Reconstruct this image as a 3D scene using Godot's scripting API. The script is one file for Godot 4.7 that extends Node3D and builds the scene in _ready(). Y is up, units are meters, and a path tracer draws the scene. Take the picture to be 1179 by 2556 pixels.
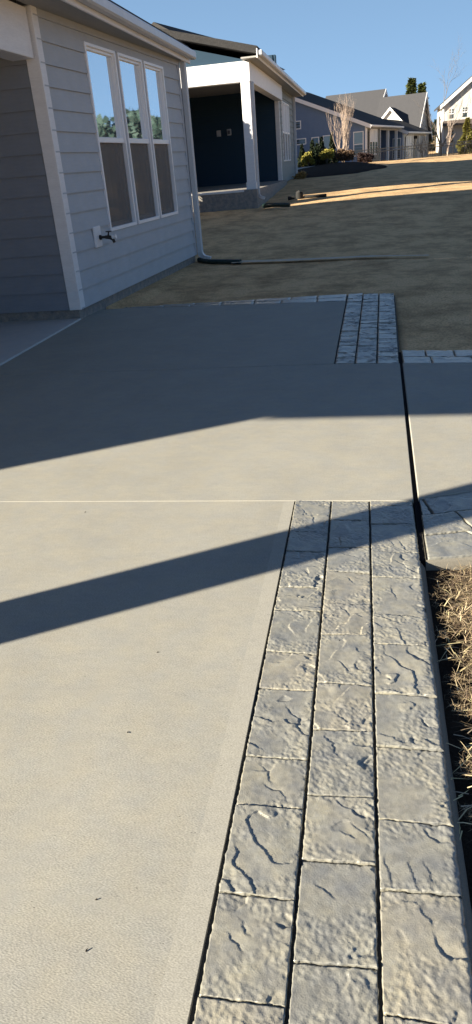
extends Node3D
# A new concrete patio with a stamped stone border beside a row of grey and blue houses, low winter sun.

var rng := RandomNumberGenerator.new()
var taken := {}
var M := {}
var relief_a := FastNoiseLite.new()
var relief_b := FastNoiseLite.new()
var relief_c := FastNoiseLite.new()
var lawn_noise := FastNoiseLite.new()


# ---------------------------------------------------------------- naming
func numbered(called: String) -> String:
	if not taken.has(called):
		taken[called] = 0
		return called
	taken[called] += 1
	return "%s_%03d" % [called, taken[called]]


func tag(o: Node3D, label: String, category := "", group := "", kind := "") -> Node3D:
	if label: o.set_meta("label", label)
	if category: o.set_meta("category", category)
	if group: o.set_meta("group", group)
	if kind: o.set_meta("kind", kind)
	return o


func thing(called: String, label: String, category: String, t: Transform3D, group := "") -> Node3D:
	var o := Node3D.new()
	o.name = numbered(called)
	o.transform = t
	add_child(o, true)
	tag(o, label, category, group)
	return o


func put(called: String, mesh: Mesh, mat: Material, parent: Node, t := Transform3D.IDENTITY, kind := "") -> MeshInstance3D:
	var o := MeshInstance3D.new()
	o.name = numbered(called) if parent == self else called
	o.mesh = mesh
	o.material_override = mat
	o.transform = t
	o.cast_shadow = GeometryInstance3D.SHADOW_CASTING_SETTING_ON
	if kind: o.set_meta("kind", kind)
	if parent != self:
		var n := 0
		while parent.has_node(NodePath(o.name)):
			n += 1
			o.name = "%s_%03d" % [called, n]
	parent.add_child(o, true)
	return o


# ---------------------------------------------------------------- mesh helpers
func new_st() -> SurfaceTool:
	var st := SurfaceTool.new()
	st.begin(Mesh.PRIMITIVE_TRIANGLES)
	return st


func tri(st: SurfaceTool, a: Vector3, b: Vector3, c: Vector3, out: Vector3) -> void:
	# front faces run clockwise seen from «out»
	if (b - a).cross(c - a).dot(out) > 0.0:
		var k := b
		b = c
		c = k
	var n := -(b - a).cross(c - a).normalized()
	for v: Vector3 in [a, b, c]:
		st.set_normal(n)
		st.add_vertex(v)


func quad(st: SurfaceTool, a: Vector3, b: Vector3, c: Vector3, d: Vector3, out: Vector3) -> void:
	tri(st, a, b, c, out)
	tri(st, a, c, d, out)


func cbox(st: SurfaceTool, lo: Vector3, hi: Vector3, bev := 0.0, t := Transform3D.IDENTITY) -> void:
	# a box from lo to hi with chamfered edges
	var c := (lo + hi) * 0.5
	var h := (hi - lo) * 0.5
	h = h.abs()
	var b := minf(bev, minf(h.x, minf(h.y, h.z)) * 0.6)
	var P := func(s: Vector3, ax: int) -> Vector3:
		var v := Vector3(s.x * (h.x - b), s.y * (h.y - b), s.z * (h.z - b))
		v[ax] = s[ax] * h[ax]
		return t * (c + v)
	for ax in 3:
		var u := (ax + 1) % 3
		var w := (ax + 2) % 3
		for s in [-1.0, 1.0]:
			var q: Array[Vector3] = []
			for k in [[-1.0, -1.0], [1.0, -1.0], [1.0, 1.0], [-1.0, 1.0]]:
				var e := Vector3.ZERO
				e[ax] = s
				e[u] = k[0]
				e[w] = k[1]
				q.append(P.call(e, ax))
			var o := Vector3.ZERO
			o[ax] = s
			quad(st, q[0], q[1], q[2], q[3], t.basis * o)
	if b <= 0.0:
		return
	for ax in 3:
		var u := (ax + 1) % 3
		var w := (ax + 2) % 3
		for su in [-1.0, 1.0]:
			for sw in [-1.0, 1.0]:
				var e0 := Vector3.ZERO
				e0[u] = su
				e0[w] = sw
				var e1 := e0
				e0[ax] = -1.0
				e1[ax] = 1.0
				var o := Vector3.ZERO
				o[u] = su
				o[w] = sw
				quad(st, P.call(e0, u), P.call(e1, u), P.call(e1, w), P.call(e0, w), t.basis * o)
	for sx in [-1.0, 1.0]:
		for sy in [-1.0, 1.0]:
			for sz in [-1.0, 1.0]:
				var s := Vector3(sx, sy, sz)
				tri(st, P.call(s, 0), P.call(s, 1), P.call(s, 2), t.basis * s)


func box_mesh(lo: Vector3, hi: Vector3, bev := 0.0) -> ArrayMesh:
	var st := new_st()
	cbox(st, lo, hi, bev)
	return st.commit()


func prism(poly: Array, y0: float, y1: float, bev := 0.0) -> ArrayMesh:
	# an upright prism on a convex outline given as Vector2(x, z)
	var st := new_st()
	var n := poly.size()
	var mid := Vector2.ZERO
	for p: Vector2 in poly: mid += p / n
	var top: Array[Vector3] = []
	var rim: Array[Vector3] = []
	var low: Array[Vector3] = []
	for i in n:
		var p: Vector2 = poly[i]
		var a: Vector2 = (p - poly[(i + n - 1) % n]).normalized()
		var b: Vector2 = (poly[(i + 1) % n] - p).normalized()
		var inw := (b - a).normalized()
		if inw.dot(mid - p) < 0: inw = -inw
		var q := p + inw * bev * 1.4
		top.append(Vector3(q.x, y1, q.y))
		rim.append(Vector3(p.x, y1 - bev, p.y))
		low.append(Vector3(p.x, y0, p.y))
	var m3 := Vector3(mid.x, 0, mid.y)
	for i in n:
		var j := (i + 1) % n
		tri(st, Vector3(mid.x, y1, mid.y), top[i], top[j], Vector3.UP)
		tri(st, Vector3(mid.x, y0, mid.y), low[i], low[j], Vector3.DOWN)
		var o := (rim[i] + rim[j]) * 0.5 - m3
		o.y = 0
		if bev > 0: quad(st, top[i], top[j], rim[j], rim[i], o + Vector3.UP * o.length())
		quad(st, rim[i], rim[j], low[j], low[i], o)
	return st.commit()


func extrude(st: SurfaceTool, poly: Array, z0: float, z1: float, t := Transform3D.IDENTITY) -> void:
	# a convex outline Vector2(x, y) pushed along z
	var n := poly.size()
	var mid := Vector2.ZERO
	for p: Vector2 in poly: mid += p / n
	for i in n:
		var a: Vector2 = poly[i]
		var b: Vector2 = poly[(i + 1) % n]
		for s in [[z0, -1.0], [z1, 1.0]]:
			tri(st, t * Vector3(mid.x, mid.y, s[0]), t * Vector3(a.x, a.y, s[0]), t * Vector3(b.x, b.y, s[0]), t.basis * Vector3(0, 0, s[1] * signf(z1 - z0)))
		var o := (a + b) * 0.5 - mid
		quad(st, t * Vector3(a.x, a.y, z0), t * Vector3(b.x, b.y, z0), t * Vector3(b.x, b.y, z1), t * Vector3(a.x, a.y, z1), t.basis * Vector3(o.x, o.y, 0))


func tube(st: SurfaceTool, pts: Array, radii: Array, n := 8, caps := true) -> void:
	var rings: Array = []
	var ref := Vector3.UP
	for i in pts.size():
		var d: Vector3 = (pts[mini(i + 1, pts.size() - 1)] - pts[maxi(i - 1, 0)]).normalized()
		if absf(d.dot(ref)) > 0.95: ref = Vector3.RIGHT if absf(d.x) < 0.9 else Vector3.BACK
		var u := d.cross(ref).normalized()
		var w := d.cross(u).normalized()
		var r: Array = []
		for k in n:
			var a := TAU * k / n
			r.append([pts[i] + (u * cos(a) + w * sin(a)) * radii[mini(i, radii.size() - 1)], u * cos(a) + w * sin(a)])
		rings.append(r)
	for i in rings.size() - 1:
		for k in n:
			var a: Array = rings[i][k]
			var b: Array = rings[i][(k + 1) % n]
			var c: Array = rings[i + 1][(k + 1) % n]
			var d: Array = rings[i + 1][k]
			var out: Vector3 = a[1] + b[1]
			for q: Array in [[a, b, c], [a, c, d]]:
				var f: Array = q
				if (f[1][0] - f[0][0]).cross(f[2][0] - f[0][0]).dot(out) > 0: f = [q[0], q[2], q[1]]
				for v: Array in f:
					st.set_normal(v[1])
					st.add_vertex(v[0])
	if caps:
		for e in [0, rings.size() - 1]:
			var o: Vector3 = (pts[0] - pts[1]) if e == 0 else (pts[-1] - pts[-2])
			for k in n:
				tri(st, pts[e], rings[e][k][0], rings[e][(k + 1) % n][0], o)


# ---------------------------------------------------------------- materials
func lin(r: float, g: float, b: float) -> Color:
	return Color(r, g, b).linear_to_srgb()


func noise_data(n: int, sd: int, freq: float, oct := 3, type := FastNoiseLite.TYPE_SIMPLEX_SMOOTH, ridged := false) -> PackedByteArray:
	var f := FastNoiseLite.new()
	f.seed = sd
	f.noise_type = type
	f.frequency = freq
	f.fractal_octaves = oct
	f.fractal_type = FastNoiseLite.FRACTAL_RIDGED if ridged else FastNoiseLite.FRACTAL_FBM
	var im := f.get_seamless_image(n, n)
	im.convert(Image.FORMAT_L8)
	return im.get_data()


func blend_tex(n: int, layers: Array, base := Color(1, 1, 1), tint := Color(0, 0, 0), specks := 0, speck_depth := 0.4) -> ImageTexture:
	# layers: [bytes, weight]; value 1 + sum((b / 255 - .5) * weight), coloured base * value (+ tint * last layer)
	var out := PackedByteArray()
	out.resize(n * n * 3)
	var first: PackedByteArray = layers[0][0]
	var lastb: PackedByteArray = layers[layers.size() - 1][0]
	for i in n * n:
		var v := 1.0
		for l: Array in layers:
			v += (l[0][i] / 255.0 - 0.5) * l[1]
		var t := lastb[i] / 255.0 - 0.5
		out[i * 3] = clampi(int((base.r * v + tint.r * t) * 255.0), 0, 255)
		out[i * 3 + 1] = clampi(int((base.g * v + tint.g * t) * 255.0), 0, 255)
		out[i * 3 + 2] = clampi(int((base.b * v + tint.b * t) * 255.0), 0, 255)
	if specks:
		for s in specks:
			var x := rng.randi_range(2, n - 4)
			var y := rng.randi_range(2, n - 4)
			var k := 1.0 - speck_depth * rng.randf_range(0.4, 1.0)
			var w := 1 if rng.randf() < 0.85 else 2
			for dx in w:
				for dy in w:
					var at := ((y + dy) * n + x + dx) * 3
					for c in 3: out[at + c] = int(out[at + c] * k)
	return ImageTexture.create_from_image(Image.create_from_data(n, n, false, Image.FORMAT_RGB8, out))


func grey_tex(n: int, layers: Array) -> ImageTexture:
	return blend_tex(n, layers, Color(0.5, 0.5, 0.5))


func mat(called: String, color: Color, rough := 0.8, spec := 0.5, metal := 0.0) -> StandardMaterial3D:
	var m := StandardMaterial3D.new()
	m.resource_name = called
	m.albedo_color = color
	m.roughness = rough
	m.metallic_specular = spec
	m.metallic = metal
	M[called] = m
	return m


func textured(m: StandardMaterial3D, tex: Texture2D, metres: Vector3, bump: Texture2D = null, depth := 0.2, big: Texture2D = null, big_metres := 7.0) -> StandardMaterial3D:
	m.albedo_texture = tex
	m.uv1_triplanar = true
	m.uv1_world_triplanar = true
	m.uv1_scale = Vector3(1.0 / metres.x, 1.0 / metres.y, 1.0 / metres.z)
	if bump:
		m.heightmap_enabled = true
		m.heightmap_texture = bump
		m.heightmap_scale = depth
	if big:
		m.detail_enabled = true
		m.detail_albedo = big
		m.detail_blend_mode = BaseMaterial3D.BLEND_MODE_MUL
		m.detail_uv_layer = BaseMaterial3D.DETAIL_UV_2
		m.uv2_triplanar = true
		m.uv2_world_triplanar = true
		m.uv2_scale = Vector3.ONE / big_metres
	return m


func make_materials() -> void:
	var n := 1024
	var fine := noise_data(n, 1, 0.22, 3)
	var mid := noise_data(n, 2, 0.03, 4)
	var big := noise_data(n, 3, 0.008, 4)
	var ridge := noise_data(n, 4, 0.02, 4, FastNoiseLite.TYPE_SIMPLEX_SMOOTH, true)
	var cell := noise_data(n, 5, 0.09, 2, FastNoiseLite.TYPE_CELLULAR)
	var cloud := blend_tex(n, [[big, 0.05], [mid, 0.02]], Color(0.93, 0.93, 0.93), Color(0.02, 0.0, -0.04))
	var conc := blend_tex(n, [[fine, 0.30], [mid, 0.05], [big, 0.03]], Color(0.9, 0.9, 0.9), Color(0.01, 0.005, -0.01), 700, 0.55)
	var conc_bump := grey_tex(n, [[fine, 0.8], [cell, 0.2]])
	textured(mat("concrete", lin(0.435, 0.42, 0.365), 0.82, 0.4), conc, Vector3(1.9, 0.95, 0.7), conc_bump, 0.13, cloud, 5.0)
	textured(mat("trowelled", lin(0.395, 0.38, 0.33), 0.78, 0.4), conc, Vector3(1.6, 1.1, 0.8), conc_bump, 0.09)
	textured(mat("old_concrete", lin(0.66, 0.66, 0.65), 0.85, 0.35), conc, Vector3(1.5, 1.5, 1.5), conc_bump, 0.12, cloud, 4.0)
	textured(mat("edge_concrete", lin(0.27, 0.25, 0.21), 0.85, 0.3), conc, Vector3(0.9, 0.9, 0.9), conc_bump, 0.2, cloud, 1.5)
	var slate := blend_tex(n, [[fine, 0.14], [mid, 0.16], [ridge, 0.10], [big, 0.20]], Color(0.9, 0.9, 0.9), Color(0.07, 0.04, -0.05), 300, 0.5)
	var slate_bump := grey_tex(n, [[mid, 0.25], [ridge, 0.35], [fine, 0.45]])
	for k in 3:
		var c: Color = [lin(0.335, 0.325, 0.28), lin(0.355, 0.338, 0.285), lin(0.315, 0.31, 0.275)][k]
		textured(mat("stone%d" % k, c, 0.36, 0.6), slate, Vector3(0.9 + 0.13 * k, 0.9, 0.8 + 0.1 * k), slate_bump, 0.26, cloud, 1.7)
		M["stone%d" % k].clearcoat_enabled = true
		M["stone%d" % k].clearcoat = 0.35
		M["stone%d" % k].clearcoat_roughness = 0.25
	textured(mat("groove", lin(0.10, 0.098, 0.09), 0.9, 0.3), conc, Vector3.ONE, conc_bump, 0.2)
	textured(mat("felt", lin(0.012, 0.012, 0.014), 0.95, 0.2), conc, Vector3(0.6, 0.6, 0.6), conc_bump, 0.3)
	textured(mat("block", lin(0.36, 0.335, 0.31), 0.9, 0.3), slate, Vector3(1.1, 1.1, 1.1), conc_bump, 0.4, cloud, 2.3)
	# dormant lawn: fine straw, patches, streaks
	var straw := noise_data(n, 7, 0.16, 3, FastNoiseLite.TYPE_SIMPLEX_SMOOTH, true)
	var clump := noise_data(n, 8, 0.05, 4)
	var lawn_t := blend_tex(n, [[straw, 0.25], [clump, 0.5], [fine, 0.6]], Color(0.93, 0.92, 0.90), Color(0.05, 0.0, -0.04))
	var lawn_b := grey_tex(n, [[straw, 0.3], [fine, 0.8], [clump, 0.3]])
	var patch := blend_tex(n, [[noise_data(n, 9, 0.012, 6), 0.38], [noise_data(n, 10, 0.05, 4), 0.22]], Color(0.93, 0.93, 0.92))
	var lw := textured(mat("lawn", lin(0.73, 0.50, 0.285), 0.95, 0.15), lawn_t, Vector3(1.9, 1.9, 1.9), lawn_b, 0.7, patch, 9.0)
	lw.uv2_scale = Vector3(1 / 11.0, 1 / 11.0, 1 / 11.0)
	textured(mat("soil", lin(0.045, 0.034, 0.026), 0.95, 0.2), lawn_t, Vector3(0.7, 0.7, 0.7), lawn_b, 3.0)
	textured(mat("pale_tan", lin(0.66, 0.57, 0.44), 0.95, 0.2), conc, Vector3(0.8, 0.8, 0.8))
	textured(mat("mulch", lin(0.035, 0.025, 0.02), 0.95, 0.2), lawn_t, Vector3(0.9, 0.9, 0.9), lawn_b, 4.0)
	# paint on boards: faint wood grain along the board
	var g1 := noise_data(512, 11, 0.06, 4)
	var grain := blend_tex(512, [[g1, 0.05], [noise_data(512, 12, 0.01, 3), 0.04]], Color(0.92, 0.92, 0.92))
	var grain_b := grey_tex(512, [[g1, 0.8]])
	var gs := Vector3(1.6, 0.16, 1.6)
	textured(mat("siding_light", lin(0.58, 0.615, 0.655), 0.55, 0.4), grain, gs, grain_b, 0.02, cloud, 3.0)
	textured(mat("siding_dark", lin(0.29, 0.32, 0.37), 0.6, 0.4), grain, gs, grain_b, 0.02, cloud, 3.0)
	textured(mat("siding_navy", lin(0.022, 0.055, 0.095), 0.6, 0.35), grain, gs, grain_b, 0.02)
	textured(mat("siding_blue", lin(0.18, 0.265, 0.42), 0.6, 0.4), grain, gs, grain_b, 0.02, cloud, 5.0)
	textured(mat("siding_green", lin(0.34, 0.37, 0.36), 0.6, 0.4), grain, gs, grain_b, 0.02, cloud, 3.0)
	textured(mat("siding_taupe", lin(0.20, 0.19, 0.175), 0.6, 0.4), grain, gs, grain_b, 0.02, cloud, 3.0)
	textured(mat("siding_white", lin(0.72, 0.71, 0.68), 0.6, 0.4), grain, gs, grain_b, 0.02, cloud, 3.0)
	textured(mat("siding_cream", lin(0.62, 0.56, 0.47), 0.6, 0.4), grain, gs, grain_b, 0.02, cloud, 3.0)
	textured(mat("trim", lin(0.88, 0.88, 0.89), 0.45, 0.5), grain, Vector3(2.5, 0.4, 2.5))
	textured(mat("soffit", lin(0.42, 0.41, 0.39), 0.7, 0.4), grain, Vector3(0.3, 0.3, 1.5), null, 0.0)
	mat("vinyl", lin(0.86, 0.86, 0.87), 0.3, 0.5)
	mat("mullion", lin(0.10, 0.11, 0.13), 0.6, 0.4)
	textured(mat("downspout", lin(0.68, 0.70, 0.72), 0.35, 0.5), grain, Vector3(0.7, 2.0, 0.7), null, 0.0)
	var sh := blend_tex(512, [[cell.slice(0, 512 * 512), 0.5], [fine.slice(0, 512 * 512), 0.5]], Color(0.8, 0.8, 0.8))
	textured(mat("shingle", lin(0.085, 0.083, 0.085), 0.9, 0.3), sh, Vector3(1.0, 1.0, 1.0), conc_bump, 0.8, cloud, 3.0)
	textured(mat("shingle_grey", lin(0.13, 0.13, 0.14), 0.9, 0.3), sh, Vector3(1.0, 1.0, 1.0), conc_bump, 0.8, cloud, 3.0)
	var gl := mat("mirror_glass", lin(0.86, 0.90, 0.93), 0.02, 0.5, 1.0)
	gl.metallic = 0.92
	var pane := mat("pane", Color(0.75, 0.8, 0.82, 0.12), 0.03, 0.6)
	pane.transparency = BaseMaterial3D.TRANSPARENCY_ALPHA
	mat("far_glass", lin(0.03, 0.045, 0.05), 0.06, 0.8)
	var scr := blend_tex(512, [[noise_data(512, 21, 0.01, 3), 0.5]], Color(0.85, 0.85, 0.85))
	textured(mat("screen", lin(0.075, 0.07, 0.068), 0.7, 0.3), scr, Vector3(1.2, 1.2, 1.2))
	mat("shade", lin(0.55, 0.47, 0.38), 0.8, 0.3)
	mat("room_dark", lin(0.02, 0.02, 0.022), 0.9, 0.2)
	mat("blind", lin(0.7, 0.7, 0.69), 0.6, 0.4)
	mat("black_plastic", lin(0.008, 0.008, 0.008), 0.8, 0.5)
	mat("green_plastic", lin(0.010, 0.028, 0.026), 0.4, 0.5)
	mat("brass", lin(0.03, 0.028, 0.026), 0.4, 0.5, 0.4)
	mat("white_plastic", lin(0.75, 0.75, 0.74), 0.35, 0.5)
	mat("grey_plastic", lin(0.42, 0.43, 0.44), 0.5, 0.5)
	mat("fence_metal", lin(0.012, 0.012, 0.013), 0.4, 0.5)
	mat("bark_pale", lin(0.40, 0.315, 0.255), 0.85, 0.3)
	mat("bark_grey", lin(0.16, 0.14, 0.125), 0.9, 0.3)
	for l in [["leaf_yellow", 0.27, 0.245, 0.055], ["leaf_dark", 0.012, 0.022, 0.010], ["leaf_green", 0.06, 0.075, 0.02], ["leaf_olive", 0.14, 0.13, 0.03], ["leaf_brown", 0.13, 0.085, 0.055], ["leaf_red", 0.026, 0.014, 0.014], ["leaf_teal", 0.03, 0.055, 0.045], ["leaf_straw", 0.42, 0.30, 0.14]]:
		var m := mat(l[0], Color.WHITE, 0.7, 0.35)
		m.albedo_color = lin(l[1], l[2], l[3])
		m.vertex_color_use_as_albedo = true
		m.cull_mode = BaseMaterial3D.CULL_DISABLED
		m.backlight_enabled = true
		m.backlight = lin(l[1] * 0.5, l[2] * 0.5, l[3] * 0.4)
	var gb := mat("straw", Color.WHITE, 0.75, 0.3)
	gb.vertex_color_use_as_albedo = true
	gb.cull_mode = BaseMaterial3D.CULL_DISABLED


# ---------------------------------------------------------------- ground
func ground_y(x: float, z: float) -> float:
	var pts := [[30.0, -0.12], [-2.0, -0.12], [-9.0, -0.045], [-13.2, 0.0], [-17.0, 0.22], [-20.6, 0.46], [-24.0, 0.58], [-28.0, 0.76], [-33.0, 0.84], [-40.0, 0.98], [-45.0, 1.06], [-50.0, 1.04], [-56.0, 0.9], [-64.0, 0.66], [-100.0, 0.5], [-140.0, 1.2], [-320.0, 9.0]]
	var y := 0.0
	for i in pts.size() - 1:
		if z <= pts[i][0] and z >= pts[i + 1][0]:
			var t: float = (pts[i][0] - z) / (pts[i][0] - pts[i + 1][0])
			y = lerpf(pts[i][1], pts[i + 1][1], t)
	if z < -320: y = 9.0
	if x > 0.0 and z < -12.0 and z > -40.0: y -= 0.05 * minf(x / 3.0, 1.0)
	y += lawn_noise.get_noise_2d(x * 0.35, z * 0.35) * 0.02 * clampf((-z - 5.0) / 8.0, 0.3, 1.6)
	if z > -9.02:
		if x < 0.26:
			y = -0.16 if x > -7.0 else -0.1
		elif z < -6.1:
			y = -0.05 + lawn_noise.get_noise_2d(x * 3.0, z * 3.0) * 0.01
		elif z < -2.62:
			y = -0.16
		else:
			y = -0.065 + lawn_noise.get_noise_2d(x * 4.0, z * 4.0) * 0.025
	elif x < -3.3 and z > -13.4 or x < -3.0 and z > -13.0 and z < -9.5:
		y = 0.0
	return y


func build_ground() -> void:
	var xs: Array[float] = []
	var zs: Array[float] = []
	for v in [-160.0, -90.0, -60.0, -40.0, -30.0, -22.0, -16.0, -12.0, -9.0, -7.0, -6.0, -5.0, -4.4]: xs.append(v)
	var x := -4.0
	while x < 1.6:
		xs.append(x)
		x += 0.07
	while x < 6.0:
		xs.append(x)
		x += 0.25
	for v in [7.0, 8.0, 10.0, 12.0, 15.0, 20.0, 28.0, 40.0, 60.0, 90.0, 160.0]: xs.append(v)
	for v in [-420.0, -300.0, -220.0, -170.0, -140.0, -120.0, -105.0, -95.0, -85.0, -78.0, -72.0, -66.0, -62.0, -58.0, -55.0, -52.0, -50.0]: zs.append(v)
	var z := -48.0
	while z < -17.0:
		zs.append(z)
		z += 0.5
	while z < -10.0:
		zs.append(z)
		z += 0.2
	while z < 0.6:
		zs.append(z)
		z += 0.07
	for v in [1.0, 2.0, 4.0, 8.0, 14.0, 25.0, 45.0, 80.0, 140.0]: zs.append(v)
	var verts := PackedVector3Array()
	var norms := PackedVector3Array()
	var idx := PackedInt32Array()
	for zi in zs.size():
		for xi in xs.size():
			var px := xs[xi]
			var pz := zs[zi]
			verts.append(Vector3(px, ground_y(px, pz), pz))
	for zi in zs.size():
		for xi in xs.size():
			var a := verts[zi * xs.size() + maxi(xi - 1, 0)]
			var b := verts[zi * xs.size() + mini(xi + 1, xs.size() - 1)]
			var c := verts[maxi(zi - 1, 0) * xs.size() + xi]
			var d := verts[mini(zi + 1, zs.size() - 1) * xs.size() + xi]
			norms.append((d - c).cross(b - a).normalized())
	for zi in zs.size() - 1:
		for xi in xs.size() - 1:
			var a := zi * xs.size() + xi
			var c := a + xs.size()
			idx.append_array([a, a + 1, c, a + 1, c + 1, c])
	var arr := []
	arr.resize(Mesh.ARRAY_MAX)
	arr[Mesh.ARRAY_VERTEX] = verts
	arr[Mesh.ARRAY_NORMAL] = norms
	arr[Mesh.ARRAY_INDEX] = idx
	var mesh := ArrayMesh.new()
	mesh.add_surface_from_arrays(Mesh.PRIMITIVE_TRIANGLES, arr)
	tag(put("lawn", mesh, M.lawn, self), "brown dormant lawn rising gently away from the patio", "", "", "structure")
	# bare dark soil beside the near edge of the border
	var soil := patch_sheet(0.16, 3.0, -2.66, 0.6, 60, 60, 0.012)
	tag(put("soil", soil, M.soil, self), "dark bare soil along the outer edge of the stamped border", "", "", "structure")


func patch_sheet(x0: float, x1: float, z0: float, z1: float, nx: int, nz: int, lift: float) -> ArrayMesh:
	var st := new_st()
	st.set_smooth_group(0)
	var P := func(i: int, j: int) -> Vector3:
		var x := lerpf(x0, x1, float(i) / nx)
		var z := lerpf(z0, z1, float(j) / nz)
		var y := -0.065 + lawn_noise.get_noise_2d(x * 4.0, z * 4.0) * 0.025 + lift + relief_b.get_noise_2d(x * 0.5, z * 0.5) * 0.012
		return Vector3(x, y, z)
	for j in nz:
		for i in nx:
			for k: Vector3 in [P.call(i, j), P.call(i + 1, j), P.call(i + 1, j + 1), P.call(i, j), P.call(i + 1, j + 1), P.call(i, j + 1)]:
				st.add_vertex(k)
	st.generate_normals()
	return st.commit()


# ---------------------------------------------------------------- stamped stones
func stone(q: Array, nx: int, nz: int, amp: float, gap_x: float, gap_z: float, right_round := 0.0) -> ArrayMesh:
	# q: four corners Vector2(x, z): far-left, far-right, near-right, near-left; cleft slate relief on top
	var off := Vector2(rng.randf_range(-50, 50), rng.randf_range(-50, 50))
	var lift := rng.randf_range(-0.0015, 0.002)
	var tilt := Vector2(rng.randf_range(-0.003, 0.003), rng.randf_range(-0.003, 0.003))
	var wide: float = (q[1] - q[0]).length()
	var deep: float = (q[3] - q[0]).length()
	var scars: Array = []
	for k in rng.randi_range(2, 4):
		# flake scars: [centre, radius, depth, facing, half opening], most of them along the right edge
		var su := rng.randf_range(0.8, 1.05) if rng.randf() < 0.85 else rng.randf_range(0.05, 0.9)
		var sv := rng.randf_range(0.0, 1.0) if rng.randf() < 0.7 else (1.0 if rng.randf() < 0.5 else 0.0)
		scars.append([Vector2(su, sv), rng.randf_range(0.018, 0.06), rng.randf_range(0.003, 0.0075) * amp / 0.0085, rng.randf() * TAU, rng.randf_range(0.7, 1.6)])
	var cracks: Array = []
	var run := Vector2.from_angle(rng.randf_range(0.2, 1.3) + (PI * 0.5 if rng.randf() < 0.3 else 0.0))
	var steps := rng.randf_range(6.0, 11.0)
	var layer := rng.randf_range(0.0012, 0.0034) * amp / 0.0085
	if rng.randf() < 0.75:
		for k in rng.randi_range(1, 2):
			var c0 := Vector2(rng.randf_range(0.1, 0.6), rng.randf_range(0.0, 0.6))
			cracks.append([c0, c0 + Vector2(rng.randf_range(0.15, 0.45), rng.randf_range(0.15, 0.5)), rng.randf_range(0.002, 0.0042)])
	var pos := func(u: float, v: float) -> Vector2:
		var a: Vector2 = q[0].lerp(q[1], u)
		var b: Vector2 = q[3].lerp(q[2], u)
		return a.lerp(b, v)
	var verts := PackedVector3Array()
	var H := func(u: float, v: float) -> Vector3:
		var p: Vector2 = pos.call(clampf(u, 0, 1), clampf(v, 0, 1))
		var s := p + off
		var y := lift + relief_c.get_noise_2dv(s * 0.8) * 0.0012 * amp / 0.0085
		# cleft layers: long broken steps running across the stone
		var t := p.dot(run) * steps + relief_c.get_noise_2dv(s * 0.9) * 0.9 + relief_a.get_noise_2dv(s * 1.5) * 0.22 + relief_b.get_noise_2dv(s * 0.5) * 0.06
		var f := t - floorf(t)
		var fade := smoothstep(-0.12, 0.25, relief_c.get_noise_2dv(s * 0.55 + Vector2(17, 3)))
		y += layer * fade * (smoothstep(0.0, 0.025, f) - f) * 1.7
		var rough := smoothstep(-0.05, 0.25, relief_a.get_noise_2dv(s * 0.5 + Vector2(31, 7)) + 0.5 * (1.0 - minf(minf((1.0 - u) * wide * 0.8, minf(v, 1.0 - v) * deep) / 0.045, 1.0)))
		y += (relief_b.get_noise_2dv(s) * lerpf(0.0002, 0.0019, rough) + relief_a.get_noise_2dv(s * 4.0) * lerpf(0.0, 0.0014, rough)) * amp / 0.0085
		var wobble := relief_a.get_noise_2dv(s * 2.2) * 0.009 + relief_b.get_noise_2dv(s * 0.7) * 0.003
		for sc: Array in scars:
			var rel: Vector2 = p - pos.call(sc[0].x, sc[0].y)
			var far_off: float = rel.length() - sc[1] + wobble
			if far_off < -0.06 or far_off > 0.02: continue
			var ang := absf(wrapf(rel.angle() - sc[3], -PI, PI)) / float(sc[4])
			if ang > 1.0: continue
			# sharp step on the rim, floor rising gently back to the surface inside
			y -= sc[2] * (1.0 - smoothstep(-0.003, 0.0015, far_off)) * exp(far_off / 0.03) * (1.0 - ang * ang)
		for ck: Array in cracks:
			var a0: Vector2 = pos.call(ck[0].x, ck[0].y)
			var b0: Vector2 = pos.call(minf(ck[1].x, 0.97), minf(ck[1].y, 0.97))
			var tt := clampf((p - a0).dot(b0 - a0) / (b0 - a0).length_squared(), 0.0, 1.0)
			var dd: float = (p - a0.lerp(b0, tt)).cross((b0 - a0).normalized()) + wobble * 1.3
			if tt > 0.0 and tt < 1.0:
				var side := smoothstep(-0.0015, 0.0015, dd)
				y -= ck[2] * 0.8 * sin(tt * PI) * side * exp(-absf(dd) / 0.022)
				y -= ck[2] * 0.45 * sin(tt * PI) * exp(-dd * dd / 0.000004)
		y += (u - 0.5) * tilt.x + (v - 0.5) * tilt.y
		y = clampf(y, -0.013, 0.007)
		var du := minf(u, 1.0 - u) * wide
		var dv := minf(v, 1.0 - v) * deep
		var ragged := 0.0018 + 0.020 * maxf(0.0, relief_a.get_noise_2dv(s * 3.4 + Vector2(9, 3)) + 0.08)
		if u > 0.5: ragged *= 1.5
		var e := minf(du * (1.0 if u > 0.5 else 1.4), dv * 1.5)
		if e < ragged:
			var k := 1.0 - e / ragged
			y -= k * k * (0.0018 + ragged * 0.22)
		if right_round > 0.0 and (1.0 - u) * wide < right_round:
			var k2 := 1.0 - (1.0 - u) * wide / right_round
			y -= k2 * k2 * right_round * 0.5
		return Vector3(p.x, y, p.y)
	var gu := gap_x / wide
	var gv := gap_z / deep
	var us: Array[float] = [gu - 0.0001]
	for i in nx + 1: us.append(lerpf(gu, 1.0 - (gu if right_round <= 0.0 else 0.0), float(i) / nx))
	us.append(us[-1] + 0.0001)
	var vs: Array[float] = [gv - 0.0001]
	for j in nz + 1: vs.append(lerpf(gv, 1.0 - gv, float(j) / nz))
	vs.append(vs[-1] + 0.0001)
	var W := us.size()
	var D := vs.size()
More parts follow.
